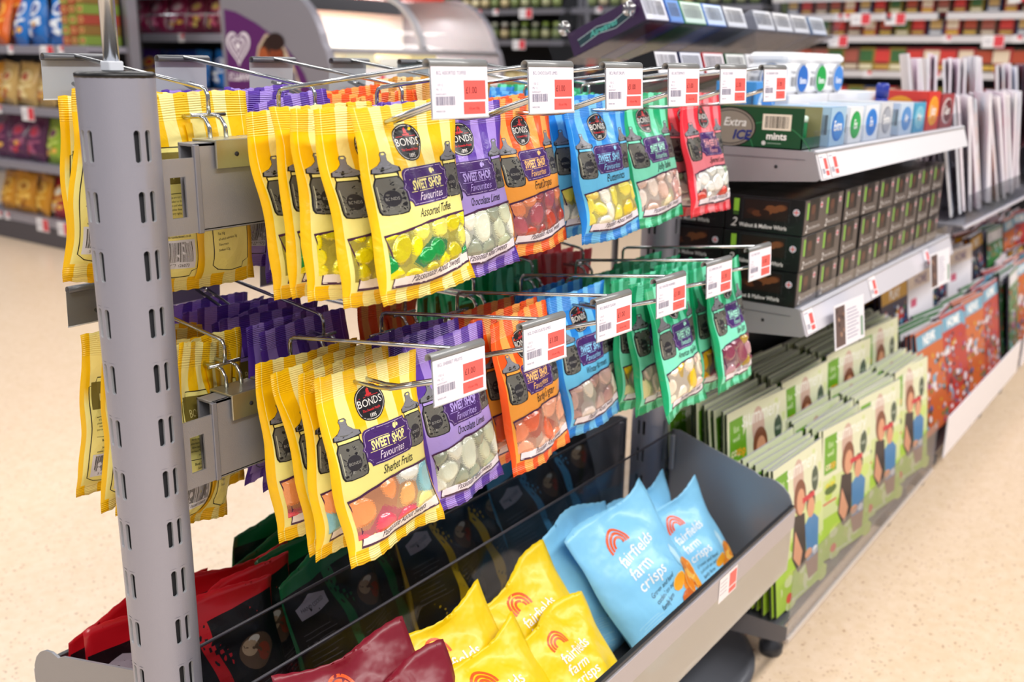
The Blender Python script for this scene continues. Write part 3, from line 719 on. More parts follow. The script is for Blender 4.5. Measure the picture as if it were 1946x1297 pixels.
# location = middle of the top seal
G1 = 'crisp bags in the near bin'
CB = [('crisp_blue', 1, (1.140, .652, -.612), -3, 32, -11, 1.06, 'large pale blue crisp bag standing in front, leaning back, its whole front showing'),
      ('crisp_blue', 2, (1.115, .690, -.622), 5, 24, 3, 1.0, 'pale blue crisp bag at the left of the blue ones, mostly hidden'),
      ('crisp_blue', 3, (1.310, .694, -.655), -2, 18, -3, .95, 'pale blue crisp bag at the back, only its upper corner peeking out'),
      ('crisp_blue', 4, (1.328, .648, -.665), -6, 28, -10, .90, 'pale blue crisp bag at the right, next to the dark end panel'),
      ('crisp_yellow', 5, (.935, .668, -.632), 3, 34, -4, .88, 'yellow crisp bag at the back of the yellow ones, highest of them'),
      ('crisp_yellow', 6, (.930, .605, -.664), 4, 38, 3, .80, 'yellow crisp bag at the right front, folded seal facing the blue bags'),
      ('crisp_yellow', 7, (.778, .668, -.618), -3, 32, -3, .90, 'yellow crisp bag at the left, beside the burgundy ones'),
      ('crisp_yellow', 8, (.782, .612, -.642), 4, 38, -2, .90, 'yellow crisp bag in front, lying between the left and right yellow ones'),
      ('crisp_red', 9, (.640, .668, -.590), -2, 30, 7, .92, 'burgundy crisp bag at the back of the burgundy pair'),
      ('crisp_red', 10, (.655, .622, -.612), 3, 34, 8, .92, 'burgundy crisp bag at the front of the burgundy pair')]
for k, s, loc, yw, tl, rl, sc_, lb in CB: crisp_bag(k, s, (loc[0], loc[1]+.004, loc[2]), R(yw), -R(tl), R(rl), lb, G1).scale = (sc_,)*3
# far bin: dark bags with a coloured band, several rows deep
DK4 = [('#c01622', 'red', ((.61, .66), (.60, .70), (.605,))), ('#0f6a3c', 'green', ((.80, .90), (.83,), (.84, .86))), ('#cfa910', 'yellow', ((1.00, 1.09), (1.02, 1.10), (1.06,))), ('#4796c4', 'blue', ((1.22, 1.34), (1.20, 1.33), (1.25, 1.36)))]
for col, cn, rows_ in DK4:
    for r_, xs_ in enumerate(rows_):
        for k, x in enumerate(xs_):
            y = (.868, .925, .985)[r_]+.022*k
            crisp_bag('dark_'+cn, 20+(r_ % 2), (x, y, -.600-.012*r_+rnd.uniform(-.012, .008)), R(rnd.uniform(-10, 10)), -R(14-8*r_+rnd.uniform(-3, 3)), R(rnd.uniform(-12, 4)),
                      'black crisp bag with %s seals in the far bin, %s row, %s one' % (cn, ORD[r_], ('left', 'right')[k]), 'dark crisp bags in the far bin', col)

# ------------------------------------------------------------------ second gondola: fixtures
GX0, GX1 = POSTX[1]+.022, POSTX[2]
def price_rail_art(w, tickets):
    A = Art()
    for x, ww in tickets:
        A.rect(x, 2, x+ww, 38, '#f4f0f4', 1); A.rect(x+ww*.52, 14, x+ww*.92, 30, '#f0605c', 2); A.rect(x+ww*.52, 5, x+ww*.92, 12, '#f0605c', 2)
        A.bars(x+3, 8, x+ww*.45, 16, 12, '#9a96aa', 2, 2); A.line([(x+3, 32), (x+ww*.5, 32)], 1.6, '#a5a1b5', 2)
    return A
def shelf_unit(x0, x1, zt, label, tickets, lip=.030, y0=.512, railc='#f3f2f8', clear_rail=False):
    root = empty('shelf', ((x0+x1)/2, PY, zt), label=label, cat='shelf'); L = (x1-x0)/2; d = y0-PY
    MB().bbox(-L, L, d+.012, -.012, -.004, 0, '#b8b8be', .002).build('deck', PAINT, root)
    for s in (-1, 1):
        P = [(d+.018, .0), (d+.004, -.040), (d+.010, -.044), (-.03, -.060), (-.03, .0)]
        mp = MB(); mp.prism(P, 'x', s*L-.0012, s*L+.0012, '#a9a6ac'); p = mp.build('side_bracket', PAINT, root)
        if s < 0:
            MB().cyl((-L-.0016, d+.075, -.026), (-L-.0010, d+.075, -.026), .0028, '#26262a', 12).build('bracket_hole', MATTE, p)
            MB().box(-L-.0018, -L-.001, d+.03, -.05, -.0135, -.0125, '#77757c').build('bracket_fold', PAINT, p)
    mr = MB(); mr.prism([(d+.016, .002), (d+.018, .002), (d+.0035, -.042), (d+.0015, -.042)], 'x', -L+.001, L, railc)
    rl = mr.build('price_rail', attr_mat('rail_white', .25, 0, .3) if not clear_rail else PLASTIC, root, label='pale sloping price rail')
    for tk in tickets:
      a = price_rail_art(1, [tk])
      a.mb(lambda x, y, l: (-L+x*.001, d+.0008+.0148*(y/42.)-.00045-.0001*l, -.041+y*.00101)).build('price_ticket', PRINT, rl, fixn=False)
    ms = MB(); ms.bbox(-L+.002, L-.002, d+.020, d+.022, 0, lip, '#ffffff', .0008); g = ms.build('clear_riser', CLEAR, root, label='clear acrylic riser along the front edge')
    return root
S1 = shelf_unit(GX0, GX1-.02, -.123, 'upper grey shelf with white price rail carrying mints and gum', [(4, 34), (44, 38)])
S2 = shelf_unit(GX0, GX1-.02, -.367, 'lower grey shelf carrying the black cake boxes', [(4, 40), (330, 40), (700, 40)], .024, railc='#d9d7e0')
# recipe cards hanging over the lower rail
for i, x in enumerate((1.585, 2.18)):
    root = empty('recipe_card', (x, .505, -.375), (R(-8), 0, R(-4)), label='white product card with brown picture hung on lower rail, %s' % ('nearer one' if i == 0 else 'farther one'), cat='sign')
    MB().bbox(0, .125, -.0008, .0008, -.075, 0, '#e9e7ee', .0004).build('card', CARD, root)
    A = Art(); A.rect(4, 4, 42, 71, '#5b4644', 1); rn = random.Random(i)
    for _ in range(9): A.ell(rn.uniform(9, 37), rn.uniform(9, 66), 4, 4, rn.choice(('#8d6a5a', '#3b2a2b', '#b08c78')), 2, 10)
    for k in range(9): A.line([(50, 60-k*6), (50+rn.uniform(30, 52), 60-k*6)], 1.4, '#8d86a6', 1)
    A.rect(108, 6, 118, 40, '#7fa08a', 1)
    A.mb(lambda x_, y_, l: (x_*.001, -.0010-.0001*l, -.075+y_*.001)).build('printed_card', PRINT, root, fixn=False)
# back panels and lower deck
for i, (a, b_) in enumerate(((POSTX[1]+.034, POSTX[2]-.034), (POSTX[2]+.034, POSTX[3]-.034))):
    MB().bbox(a, b_, PY-.008, PY+.008, -.93, -.135, '#26262c', .002).build('back_panel', PAINT, label='dark steel back panel behind the %s' % ('cake boxes' if i == 0 else 'magazines'), cat='panel')
def lower_deck(x0, x1, label, clear):
    root = empty('lower_shelf', ((x0+x1)/2, PY, -.955), label=label, cat='shelf'); L = (x1-x0)/2
    MB().bbox(-L, L, -.262, -.034, .03, .036, '#6f7076', .002).build('deck', PAINT, root)
    for s in (-1, 1):
        MB().prism([(-.27, .036), (-.27, .012), (-.258, .004), (-.04, -.02), (-.04, .036)], 'x', s*L-.0015, s*L+.0015, '#77767c').build('bracket', PAINT, root)
        MB().lathe((s*(L-.13), -.20, -.105), [(.02, 0), (.022, .004), (.022, .02), (.008, .03), (.008, .135)], '#3f4046', 18).build('foot', PLASTIC, root, label='dark levelling foot')
    for k, (yy, hh) in enumerate(((-.176, .040), (-.060, .03))):
        MB().box(-L+.004, L-.004, yy, yy+.004, .036, .036+hh+.05, '#7d7e84').build('step_divider', PAINT, root)
    if clear:
        MB().bbox(-L, L, -.2725, -.2705, .012, .142, '#ffffff', .0008).build('clear_front', SMOKY, root, label='clear tinted front panel')
        MB().bbox(-L, L, -.275, -.268, .006, .014, '#cbbdb2', .001).build('front_edge', PLASTIC, root)
    else:
        MB().bbox(-L+.005, L-.005, -.285, -.281, .030, .135, '#efeef8', .001).build('price_rail', attr_mat('rail_white', .25, 0, .3), root, label='broad white price rail')
    return root
lower_deck(GX0, GX1-.01, 'lowest shelf with the green and cream magazines behind clear front', True)
lower_deck(GX1+.03, POSTX[3]-.02, 'lowest shelf with children\'s comics behind a broad white rail', False)
lower_deck(POSTX[3]+.03, POSTX[3]+1.0, 'lowest shelf farthest down the aisle, behind a white rail', False)

# ------------------------------------------------------------------ magazines
def magazine_mesh(w, h, t, cover, name='magazine', spine='#dfe0da', curl=.004):
    mb = MB(); n = 6; vs = []
    for side in (0, 1):
        for i in range(n+1):
            u = i/n; x = (u-.5)*w; y = -curl*math.sin(math.pi*u*.5)**2+(t if side else 0)
            vs += [(x, y, 0), (x, y, h)]
    M = 2*(n+1)
    for i in range(n):
        a = 2*i; mb_f = [(a, a+2, a+3, a+1)]
        mb.add([], [], cover)
    mb.v = vs
    for i in range(n):
        a = 2*i
        mb.f += [(a, a+2, a+3, a+1), (a+M, a+M+1, a+M+3, a+M+2), (a+1, a+3, a+3+M, a+1+M), (a, a+M, a+2+M, a+2)]
        mb.c += [lin(cover), lin(cover), lin('#aba8b2' if spine == '#2c3524' else '#c9c6cf'), lin('#b9b6b0')]; mb.s += [False]*4
    mb.f += [(0, 1, 1+M, M), (2*n, 2*n+M, 2*n+1+M, 2*n+1)]; mb.c += [lin(spine), lin('#e6e6ea')]; mb.s += [False]*2
    return mb
def food_cover():
    A = Art(); w, h = 205, 265
    A.rect(0, 0, w, h, '#cfdb9a', 1); A.rect(0, h*.62, w, h, '#dde0bf', 1.2); A.rect(0, 0, w, h*.33, '#a9cf3c', 1.3)
    rn = random.Random(8)
    for _ in range(26):
        A.ell(rn.uniform(0, w), rn.uniform(0, h*.6), rn.uniform(8, 22), rn.uniform(6, 16), rn.choice(('#b9d256', '#c6da78', '#9cc53a', '#d7e2a6')), 1.5+.02*_, 9)
    A.text('summery', w*.56, h*.86, 42, '#f7f8f0', 3, shear=.2, sx=.8)
    A.rect(8, h*.66, 58, h*.94, '#69a51f', 2); A.text('Eat', 33, h*.85, 16, '#dfeec0', 3); A.text('well', 33, h*.785, 16, '#dfeec0', 3)
    A.text('co', 24, h*.69, 22, '#f6e7c0', 3, bold=.02); A.text('op', 43, h*.69, 22, '#f2a62a', 3, bold=.02)
    A.ell(w*.83, h*.75, 15, 24, '#3d5140', 2); A.text('FREE', w*.83, h*.735, 10, '#cfd8c4', 3)
    A.ell(36, h*.53, 24, 9, '#4e6b2a', 2); A.ell(34, h*.57, 20, 6, '#d8cf3a', 2); A.rect(6, h*.43, 60, h*.445, '#d25a4a', 2)
    # woman and boy
    keep = A; A = Art()
    sk, hr = '#d79a78', '#7c4630'
    A.ell(100, h*.60, 17, 30, '#c9a99a', 2.5); A.ell(104, h*.50, 20, 26, hr, 3); A.ell(106, h*.475, 13, 19, sk, 4)
    A.poly([(84, h*.42), (74, h*.20), (92, h*.10), (120, h*.12), (118, h*.40)], '#2f2326', 3); A.poly([(86, h*.34), (78, h*.20), (98, h*.12), (108, h*.20)], sk, 4)
    A.ell(139, h*.43, 15, 17, '#3c2822', 4); A.ell(139, h*.405, 12.5, 15, sk, 5)
    A.poly([(118, h*.33), (130, h*.355), (150, h*.355), (165, h*.31), (160, h*.12), (122, h*.12)], '#3f7fb4', 4.5)
    A.poly([(116, h*.13), (162, h*.13), (158, 4), (126, 4)], '#8b5a48', 4.4); A.ell(128, h*.16, 12, 7, sk, 6); A.ell(150, h*.15, 9, 6, '#dfe2ea', 6.2)
    A.rect(112, h*.455, 152, h*.485, '#c92c3c', 6)
    keep.add(A, -28, 14, 1.28, 0); A = keep
    A.ell(52, 16, 12, 9, '#e0452c', 3); A.text('family favourites', w*.48, 3, 12, '#f3f4e2', 7, sx=.85)
    return A
mcov = food_cover()
mm = magazine_mesh(.205, .265, .0035, '#7fa44a', spine='#2c3524', curl=.003)
mag_me = mm.mesh('food_magazine', PAPER); fix_normals(mag_me)
mag_art = mcov.mb(lambda x, y, l: ((x/205-.5)*.205, -.003*math.sin(math.pi*(x/205)*.5)**2-.0003-.00007*l, y*.001), 30).mesh('front_cover', PRINT)
mag0 = [None]
TN = ('front', 'middle', 'back')
for tier, (y0, zb, n) in enumerate(((.515, -.915, 7), (.600, -.838, 10), (.715, -.850, 4))):
    for st in range(4):
        xs = GX0+.112+.232*st+(-.006, .004, .0)[tier]; cnt = n+(st*5+tier*3) % 3-1
        for k in range(cnt):
            rot = Matrix.Rotation(R(rnd.uniform(-3.5, 3.5)-(5 if k == 0 else 2)), 3, 'Z') @ Matrix.Rotation(-R(6+rnd.uniform(-1.5, 1.5)), 3, 'X')
            loc = (xs+rnd.uniform(-.006, .006)-.002*k, y0+.0098*k, zb+rnd.uniform(0, .004)+.002*k)
            lb = 'green and cream food magazine, %s tier, %s stack along, %s from its front' % (TN[tier], ORD[st], ORD[k])
            if mag0[0] is None:
                mag0[0] = obj('food_magazine', mag_me, None, loc, rot, label=lb, cat='magazine', group='green and cream food magazines'); obj('front_cover', mag_art, mag0[0])
            else: dup(mag0[0], loc, rot, lb, 'green and cream food magazines')
# general magazines: six cover designs
def comic_cover(seed, w, h, light):
    rn = random.Random(seed); A = Art(); pal = ['#b8352c', '#cf9c24', '#2f6aa8', '#3f7f44', '#a8447c', '#c9652c', '#dcdbe0', '#2b2440', '#6fa8c4']
    base = rn.choice(('#f2eef4', '#f4dce6', '#dfe6f2', '#f6f2f4')) if light else rn.choice(pal)
    A.rect(0, 0, w, h, base, 1)
    for i in range(90 if not light else 7):
        x, y, r = rn.uniform(10, w-10), rn.uniform(10, h*.78), rn.uniform(4, 24 if light or i < 16 else 11); c = rn.choice(pal+['#e9e6ea', '#3a2c2a', '#8a6a4a', '#5a6a7a'] if not light else ['#e7c3d4', '#c9d7ea', '#f0d6c0', '#b4aec4', '#d8607c'])
        if rn.random() < .5: A.ell(x, y, min(r, w-x, x), r*.8 if y > r else y*.8, c, 2+i*.2, 12)
        else: A.rect(max(0, x-r), max(0, y-r*.5), min(w, x+r), y+r*.5, c, 2+i*.2)
    A.rect(4, h*.83, w-4, h*.97, rn.choice(pal) if not light else rn.choice(('#e9c9da', '#d5dff0', '#f0e0d2', '#c9d4c9')), 9); A.text(rn.choice(('FUN', 'STAR', 'NEWS', 'HOME', 'PLAY', 'LIFE')), w/2, h*.855, h*.13, '#ffffff' if not light else '#8d7a98', 10, bold=.03)
    return A
mag_kinds = []
for q in range(8):
    light = q < 4; mt = magazine_mesh(.205, .270, .0055, '#e9e6ee' if light else ('#7a2f52', '#2a3a66', '#a8641c', '#37603c')[q-4], spine='#e9e8ee' if light else '#3a3144')
    me = mt.mesh('magazine', PAPER); fix_normals(me)
    ar = comic_cover(q+3, 205, 270, light).mb(lambda x, y, l: ((x/205-.5)*.205, -.004*math.sin(math.pi*(x/205)*.5)**2-.0003-.00007*l, y*.001), 40).mesh('front_cover', PRINT)
    mag_kinds.append((me, ar))
def put_mag(q, loc, rot, label, group):
    me, ar = mag_kinds[q]; o = obj('magazine', me, None, loc, rot, label=label, cat='magazine', group=group); obj('front_cover', ar, o); return o
def mag_rack(x0, x1, tiers, zdeck, kinds, group, nm):
    for t_, (y0, zb, n, pitch) in enumerate(tiers):
        ns = int((x1-x0)/.222)
        for st in range(ns):
            for k in range(n):
                rot = Matrix.Rotation(R(rnd.uniform(-9, 7)), 3, 'Z') @ Matrix.Rotation(-R(9+rnd.uniform(-2, 3)), 3, 'X')
                q = kinds[(st*3+t_*2+(k//3)) % len(kinds)]
                put_mag(q, (x0+.11+.222*st+rnd.uniform(-.008, .008), y0+pitch*k, zb+rnd.uniform(0, .012)), rot,
                        '%s, %s tier, %s stack, %s from front' % (nm, TN[t_], ORD[st], ORD[k]), group)
MX0, MX1 = GX1+.0, POSTX[3]-.02
def shingle(x0, x1, tiers, kinds, group, nm):
    for t_, (y0, zb, pitch) in enumerate(tiers):
        x = x0+.10; k = 0
        while x < x1-.09:
            rot = Matrix.Rotation(R(17+rnd.uniform(-5, 9)), 3, 'Z') @ Matrix.Rotation(-R(8+rnd.uniform(-3, 4)), 3, 'X')
            put_mag(rnd.choice(kinds), (x, y0+rnd.uniform(0, .016), zb+rnd.uniform(0, .016)), rot, '%s, %s tier, %s along from the cake boxes' % (nm, TN[t_], ORD[k]), group)
            x += pitch*rnd.uniform(.8, 1.2); k += 1
shingle(MX0+.03, MX1, ((.545, -.335, .040), (.655, -.246, .040)), (0, 1, 2, 3, 3, 0, 2, 1, 4), 'magazines on the upper rack', 'pale magazine on the upper rack')
shingle(MX1+.05, MX1+1.0, ((.545, -.338, .06), (.655, -.262, .06)), (4, 2, 5, 0, 6, 1), 'magazines on the far upper rack', 'magazine on the far upper rack')
mag_rack(MX0+.03, MX1, ((.530, -.905, 5, .016), (.640, -.80, 5, .016)), 0, (4, 5, 6, 7, 5, 3), 'comics on the lowest rack', 'bright comic on the lowest rack')
mag_rack(MX1+.06, MX1+1.0, ((.530, -.905, 5, .016), (.640, -.80, 5, .016)), 0, (5, 7, 6, 4, 0), 'comics on the far lowest rack', 'bright comic on the far lowest rack')
for i, (a, b_) in enumerate(((MX0+.006, MX1), (MX1+.045, MX1+1.0))):
    root = empty('magazine_rack', ((a+b_)/2, PY, -.345), label='%s magazine rack with clear front lip, above the comics' % ('nearer', 'farther')[i], cat='rack'); L = (b_-a)/2
    MB().bbox(-L, L, -.262, -.012, -.006, 0, '#a9a8b0', .002).build('deck', PAINT, root)
    MB().box(-L, L, -.150, -.148, 0, .10, '#b9b8c0').build('step_divider', PAINT, root)
    MB().bbox(-L, L, -.266, -.264, -.004, .068, '#ffffff', .0008).build('clear_front', SMOKY, root)
    MB().bbox(-L, L, -.268, -.262, -.010, -.003, '#cfcdd8', .001).build('front_edge', PLASTIC, root)
    for s in (-1, 1): MB().prism([(-.25, -.004), (-.03, -.05), (-.03, .0)], 'x', s*L-.0015, s*L+.0015, '#8f8e96').build('bracket', PAINT, root)

# ------------------------------------------------------------------ black cake boxes
def cake_box():
    w, d, h = .0925, .128, .0555; root = empty('cake_box')
    m = MB(); m.bbox(-w/2, w/2, 0, d, 0, h, '#121013', .001); m.build('carton', attr_mat('black_carton', .35, 0, .2), root)
    def window(nm, fn, W_, label=None):
        A = Art()
        A.rect(W_*.24, 20, W_*.80, 50, '#241512', 1); rn = random.Random(2)
        for i in range(9): A.ell(W_*rn.uniform(.3, .74), rn.uniform(26, 42), W_*.07, 5, rn.choice(('#5d3420', '#3b2016', '#7a4a2c', '#2a1712')), 2+i*.1, 9)
        A.line([(W_*.22, 18), (W_*.22, 52), (W_*.82, 52), (W_*.82, 18)], .6, '#4a474c', 2)
        A.rect(W_*.10, 30, W_*.17, 50, '#8fc33c', 2); A.rect(W_*.10, 24, W_*.17, 29, '#3b5c2a', 2)
        x, y, r = W_*.905, 36, min(5.4, W_*.06); A.ell(x, y, r, r, '#dfe0ea', 2); A.ell(x, y, r*.82, r*.82, '#2a3a86', 3)
        for a_, b_ in (((-1, 0), (1, 0)), ((0, -1), (0, 1))):
            A.line([(x+a_[0]*r*.8, y+a_[1]*r*.8), (x+b_[0]*r*.8, y+b_[1]*r*.8)], r*.5, '#f2f2f4', 4); A.line([(x+a_[0]*r*.8, y+a_[1]*r*.8), (x+b_[0]*r*.8, y+b_[1]*r*.8)], r*.28, '#d32c34', 5)
        for s_ in (-1, 1): A.line([(x-r*.55, y-s_*r*.55), (x+r*.55, y+s_*r*.55)], r*.2, '#f2f2f4', 3.5)
        return A
    WS = 128; A = window('s', None, WS); A.text('2', 14, 6, 20, '#cfcbc8', 3, shear=.3, bold=.01); A.text('Walnut & Mallow Whirls', 24, 6.5, 9.2, '#e6e4e2', 3, align='LEFT', sx=.84, bold=.015)
    A.arc(96, 16, 12, .4, 30, 320, '#4a4648', 1); A.arc(108, 22, 10, .4, 0, 300, '#4a4648', 1)
    A.mb(lambda x, y, l: (-w/2-.0003-.0001*l, d-x*.001, y*.001), None).build('side_print', PRINT, root, fixn=False)
    WF = 92; A = Art(); A.rect(2, 2, 90, 54, '#5b524e', 1); A.rect(22, 19, 66, 54, '#0c0a0b', 2); A.rect(26, 21, 50, 46, '#3a241d', 3); A.ell(38, 38, 9, 8, '#5a3526', 4, 12)
    A.rect(12, 24, 20, 50, '#7fb83a', 2); A.ell(76, 42, 5.2, 5.2, '#dfe0ea', 2); A.rect(71.5, 40.8, 80.5, 43.2, '#d32c34', 3); A.rect(74.8, 37.5, 77.2, 46.5, '#d32c34', 3)
    A.text('2', 14, 4, 17, '#e9e6e4', 3, shear=.3, bold=.01); A.text('Walnut & Mallow Whirls', 21, 8, 6.4, '#dcd8d6', 3, align='LEFT', sx=.84)
    A.mb(lambda x, y, l: (-w/2+x*.001, -.0003-.0001*l, y*.001), None).build('front_print', PRINT, root, fixn=False)
    return root
cb0 = cake_box(); tag(cb0, 'x', 'cake box', 'black cake boxes'); fst = True
for row in range(3):
    for cx_ in range(9):
        for dp in range(2 if cx_ < 4 else 1):
            loc = (GX0+.0475+.0955*cx_+rnd.uniform(-.0015, .0015), .536+.131*dp+rnd.uniform(0, .003), -.3665+.0568*row)
            lb = 'black box of walnut whirls, %s layer, %s%s' % (('bottom', 'middle', 'top')[row], ORD[cx_]+' column along the aisle', ', rear' if dp else ', front')
            if fst: cb0.location = (loc[0], loc[1], loc[2]+H); cb0['label'] = lb; fst = False
            else: dup(cb0, loc, (0, 0, R(rnd.uniform(-1, 1))), lb, 'black cake boxes')

# ------------------------------------------------------------------ mints and gum on the upper shelf
ZS = -.1228
root = empty('mints_carton', (GX0+.006, .552, ZS), label='dark green carton of mints at the near end of the upper shelf', cat='carton')
m = MB(); w, d, h = .078, .205, .062
m.box(0, .002, 0, d, 0, h, '#0f4a2c'); m.box(w-.002, w, 0, d, 0, h, '#8f8a62'); m.box(0, w, d-.002, d, 0, h, '#0f4a2c'); m.box(0, w, 0, d, 0, .002, '#0f4a2c'); m.box(0, w, 0, .002, 0, .018, '#0f4a2c')
m.build('carton', attr_mat('gloss_card', .3, 0, .2), root)
A = Art(); A.rect(2, 2, 203, 60, '#0e4a2b', 1); A.arc(60, -20, 70, 1.6, 10, 100, '#2e7a4c', 2); A.arc(150, -40, 80, 1.6, 30, 110, '#2e7a4c', 2)
A.ell(86, 30, 44, 31, '#1a1a1c', 2, 28, 0, 360); A.ell(86, 30, 42, 29, '#8b8276', 3, 28); A.ell(86, 30, 39, 26.5, '#2b2a2c', 4, 28); A.ell(86, 30, 37.5, 25, '#8f867a', 5, 28)
A.text('Extra', 94, 32, 18, '#eceae6', 6, shear=.25, bold=.01); A.text('ICE', 106, 12, 20, '#1c2d74', 6, shear=.25, bold=.04)
A.rect(140, 28, 186, 52, '#ece2cf', 3); A.bars(144, 31, 183, 49, 30, '#20201e', 4, 9); A.text('mints', 164, 14, 15, '#f4f2ee', 3, bold=.03); A.ell(144, 8, 3.4, 3.4, '#d6d6d2', 3); A.line([(150, 8), (172, 8)], 1, '#9db5a4', 3)
A.mb(lambda x, y, l: (-.0003-.0001*l, .205-x*.001, y*.001), None).build('side_print', PRINT, root, fixn=False)
for i in range(4):
    t = empty('mint_tin', (GX0+.024+(i % 2)*.038, .582+(i//2)*.05, ZS+.003), (0, 0, .2*i), label='green mint tin inside the green carton, %s' % ('front left', 'front right', 'rear left', 'rear right')[i], cat='tin', group='mint tins')
    MB().lathe((0, 0, 0), [(.014, 0), (.015, .002), (.015, .036), (.0145, .038)], '#1d7a48', 18).build('body', PLASTIC, t)
    MB().lathe((0, 0, .036), [(.0155, 0), (.0155, .008), (.013, .010)], '#cfe6d8', 18).build('lid', PLASTIC, t)
def gum_carton(x, w, h, cols, label, txt, sw, y=.545, d=.10, z=ZS, tray=True):
    root = empty('gum_carton', (x, y, z), label=label, cat='carton', group='gum and mint cartons on the upper shelf')
    m = MB(); m.bbox(0, w, 0, d, 0, h, cols[0], .001); m.build('carton', attr_mat('gloss_card', .3, 0, .2), root)
    W, Hh = w*1000, h*1000; A = Art(); A.rect(1, 1, W-1, Hh-1, cols[1], 1); A.ell(W*.5, Hh*.5, W*.40, Hh*.38, cols[2], 2); A.ell(W*.56, Hh*.5, W*.32, Hh*.33, sw, 3)
    A.text(txt, W*.5, Hh*.40, min(Hh*.36, W*.42), '#ffffff' if sw != '#ffffff' else '#1d3f9a', 5, bold=.02, sx=.8)
    A.mb(lambda a, b_, l: (a*.001, -.0003-.0001*l, b_*.001), None).build('front_print', PRINT, root, fixn=False)
    A = Art(); DD = d*1000; A.rect(1, 1, DD-1, Hh-1, cols[1], 1); A.ell(DD*.45, Hh*.5, DD*.33, Hh*.38, sw, 2); A.bars(DD*.82, Hh*.3, DD*.97, Hh*.8, 8, '#44444c', 3, 2)
    A.mb(lambda a, b_, l: (-.0003-.0001*l, d-a*.001, b_*.001), None).build('side_print', PRINT, root, fixn=False)
    return root
GL = [(1.598, .074, .062, ('#8fb6d6', '#a9cbe4', '#2f78c8'), 'pale blue mints carton beside the green mints carton', 'Extra', '#3f8ad6'),
      (1.690, .068, .060, ('#e8ecf2', '#eef0f4', '#1aa04a'), 'white carton with green swoosh, right of the pale blue mints', 'Ex', '#2fae55'),
      (1.770, .080, .062, ('#d8e6f6', '#e6eef8', '#3c8ee0'), 'white carton with bright blue swoosh', 'Ex', '#2f7fd8'),
      (1.862, .070, .064, ('#e3e6ea', '#d9dce2', '#8e93a0'), 'white carton with grey printing', 'Extra', '#aab0bc'),
      (1.984, .085, .060, ('#dfe9f6', '#c9dcf0', '#5a9ad8'), 'blue and white carton beyond the dark blue bottle', 'Air', '#5f96d6'),
      (2.080, .080, .058, ('#5fb6d8', '#4aa6cf', '#8fd0e6'), 'turquoise carton between the blue and white one and the red one', 'Mint', '#7cc3dc'),
      (2.172, .095, .078, ('#cf2c22', '#d8362a', '#f2b028'), 'red carton with yellow flash', 'Juicy', '#ef9a20'),
      (2.280, .110, .072, ('#8c3034', '#a33a40', '#d8c6c8'), 'dark red carton at the far end of the upper shelf', 'Gum', '#6d262c')]
for g in GL: gum_carton(*g)
gum_carton(1.585, .085, .098, ('#5aa8ea', '#4b9be6', '#cfe6fa'), 'bright blue carton behind the green mints carton, left of the gum tubs', 'Extra', '#2f86dc', .668, .07)
t = empty('gum_bottle', (1.957, .575, ZS), label='dark blue bottle with flip cap among the white cartons', cat='bottle')
MB().lathe((0, 0, 0), [(.014, 0), (.017, .004), (.017, .05), (.011, .066), (.010, .07)], '#1c2f9c', 20).build('body', PLASTIC, t)
MB().lathe((0, 0, .07), [(.012, 0), (.012, .022), (.009, .026)], '#27389a', 20).build('cap', PLASTIC, t)
MB().lathe((0, 0, .016), [(.0173, 0), (.0173, .022)], '#4fc1a6', 20).build('sleeve', PLASTIC, t)
# white riser trays with tubs of gum behind
for i, (a, b_) in enumerate(((1.70, 1.895), (1.902, 2.20))):
    root = empty('display_riser', (a, .655, ZS), label='white card riser under the %s gum tubs' % ('nearer', 'farther')[i], cat='riser')
    MB().bbox(0, b_-a, 0, .095, 0, .076, '#e9e9ee', .002).build('box', CARD, root)
def gum_tub(x, y, z, sw, label, s=.084, h=.070):
    root = empty('gum_tub', (x, y, z), (0, 0, R(-6)), label=label, cat='tub', group='white tubs of gum'); q = s/2
    MB().bbox(-q, q, -q, q, 0, h*.74, '#f2f2f4', .012).build('body', attr_mat('white_plastic', .3), root)
    MB().bbox(-q*.98, q*.98, -q*.98, q*.98, h*.74, h, '#fafafc', .012).build('lid', attr_mat('white_plastic', .3), root)
    for ax in (0, 1):
        A = Art(); W = s*1000-20; A.arc(W*.64, 25, 21, 4, 60, 300, '#aab0bc', 2, 14, 25); A.ell(W*.70, 25, 20, 23, sw, 3); A.text('Extra', W*.72, 17, 14, '#ffffff', 5, bold=.03, sx=.8)
        A.bars(1, 12, 20, 28, 12, '#55555e', 3, 4); A.text('Wrigleys', 9, 34, 6, '#55586a', 3, sx=.8)
        A.mb((lambda x_, y_, l: (-q+.010+x_*.001, -q-.0003-.0001*l, y_*.001+.001)) if ax == 0 else (lambda x_, y_, l: (-q-.0003-.0001*l, q-.010-x_*.001, y_*.001+.001)), None).build('label', PRINT, root, fixn=False)
TB = [(1.752, '#2f6fc4', 'blue'), (1.845, '#22a64a', 'green'), (1.938, '#4a8fe0', 'light blue')]
for i, (x, c, cn) in enumerate(TB): gum_tub(x, .700, ZS+.0765, c, 'white gum tub with %s swoosh, %s from the near end' % (cn, ORD[i]))

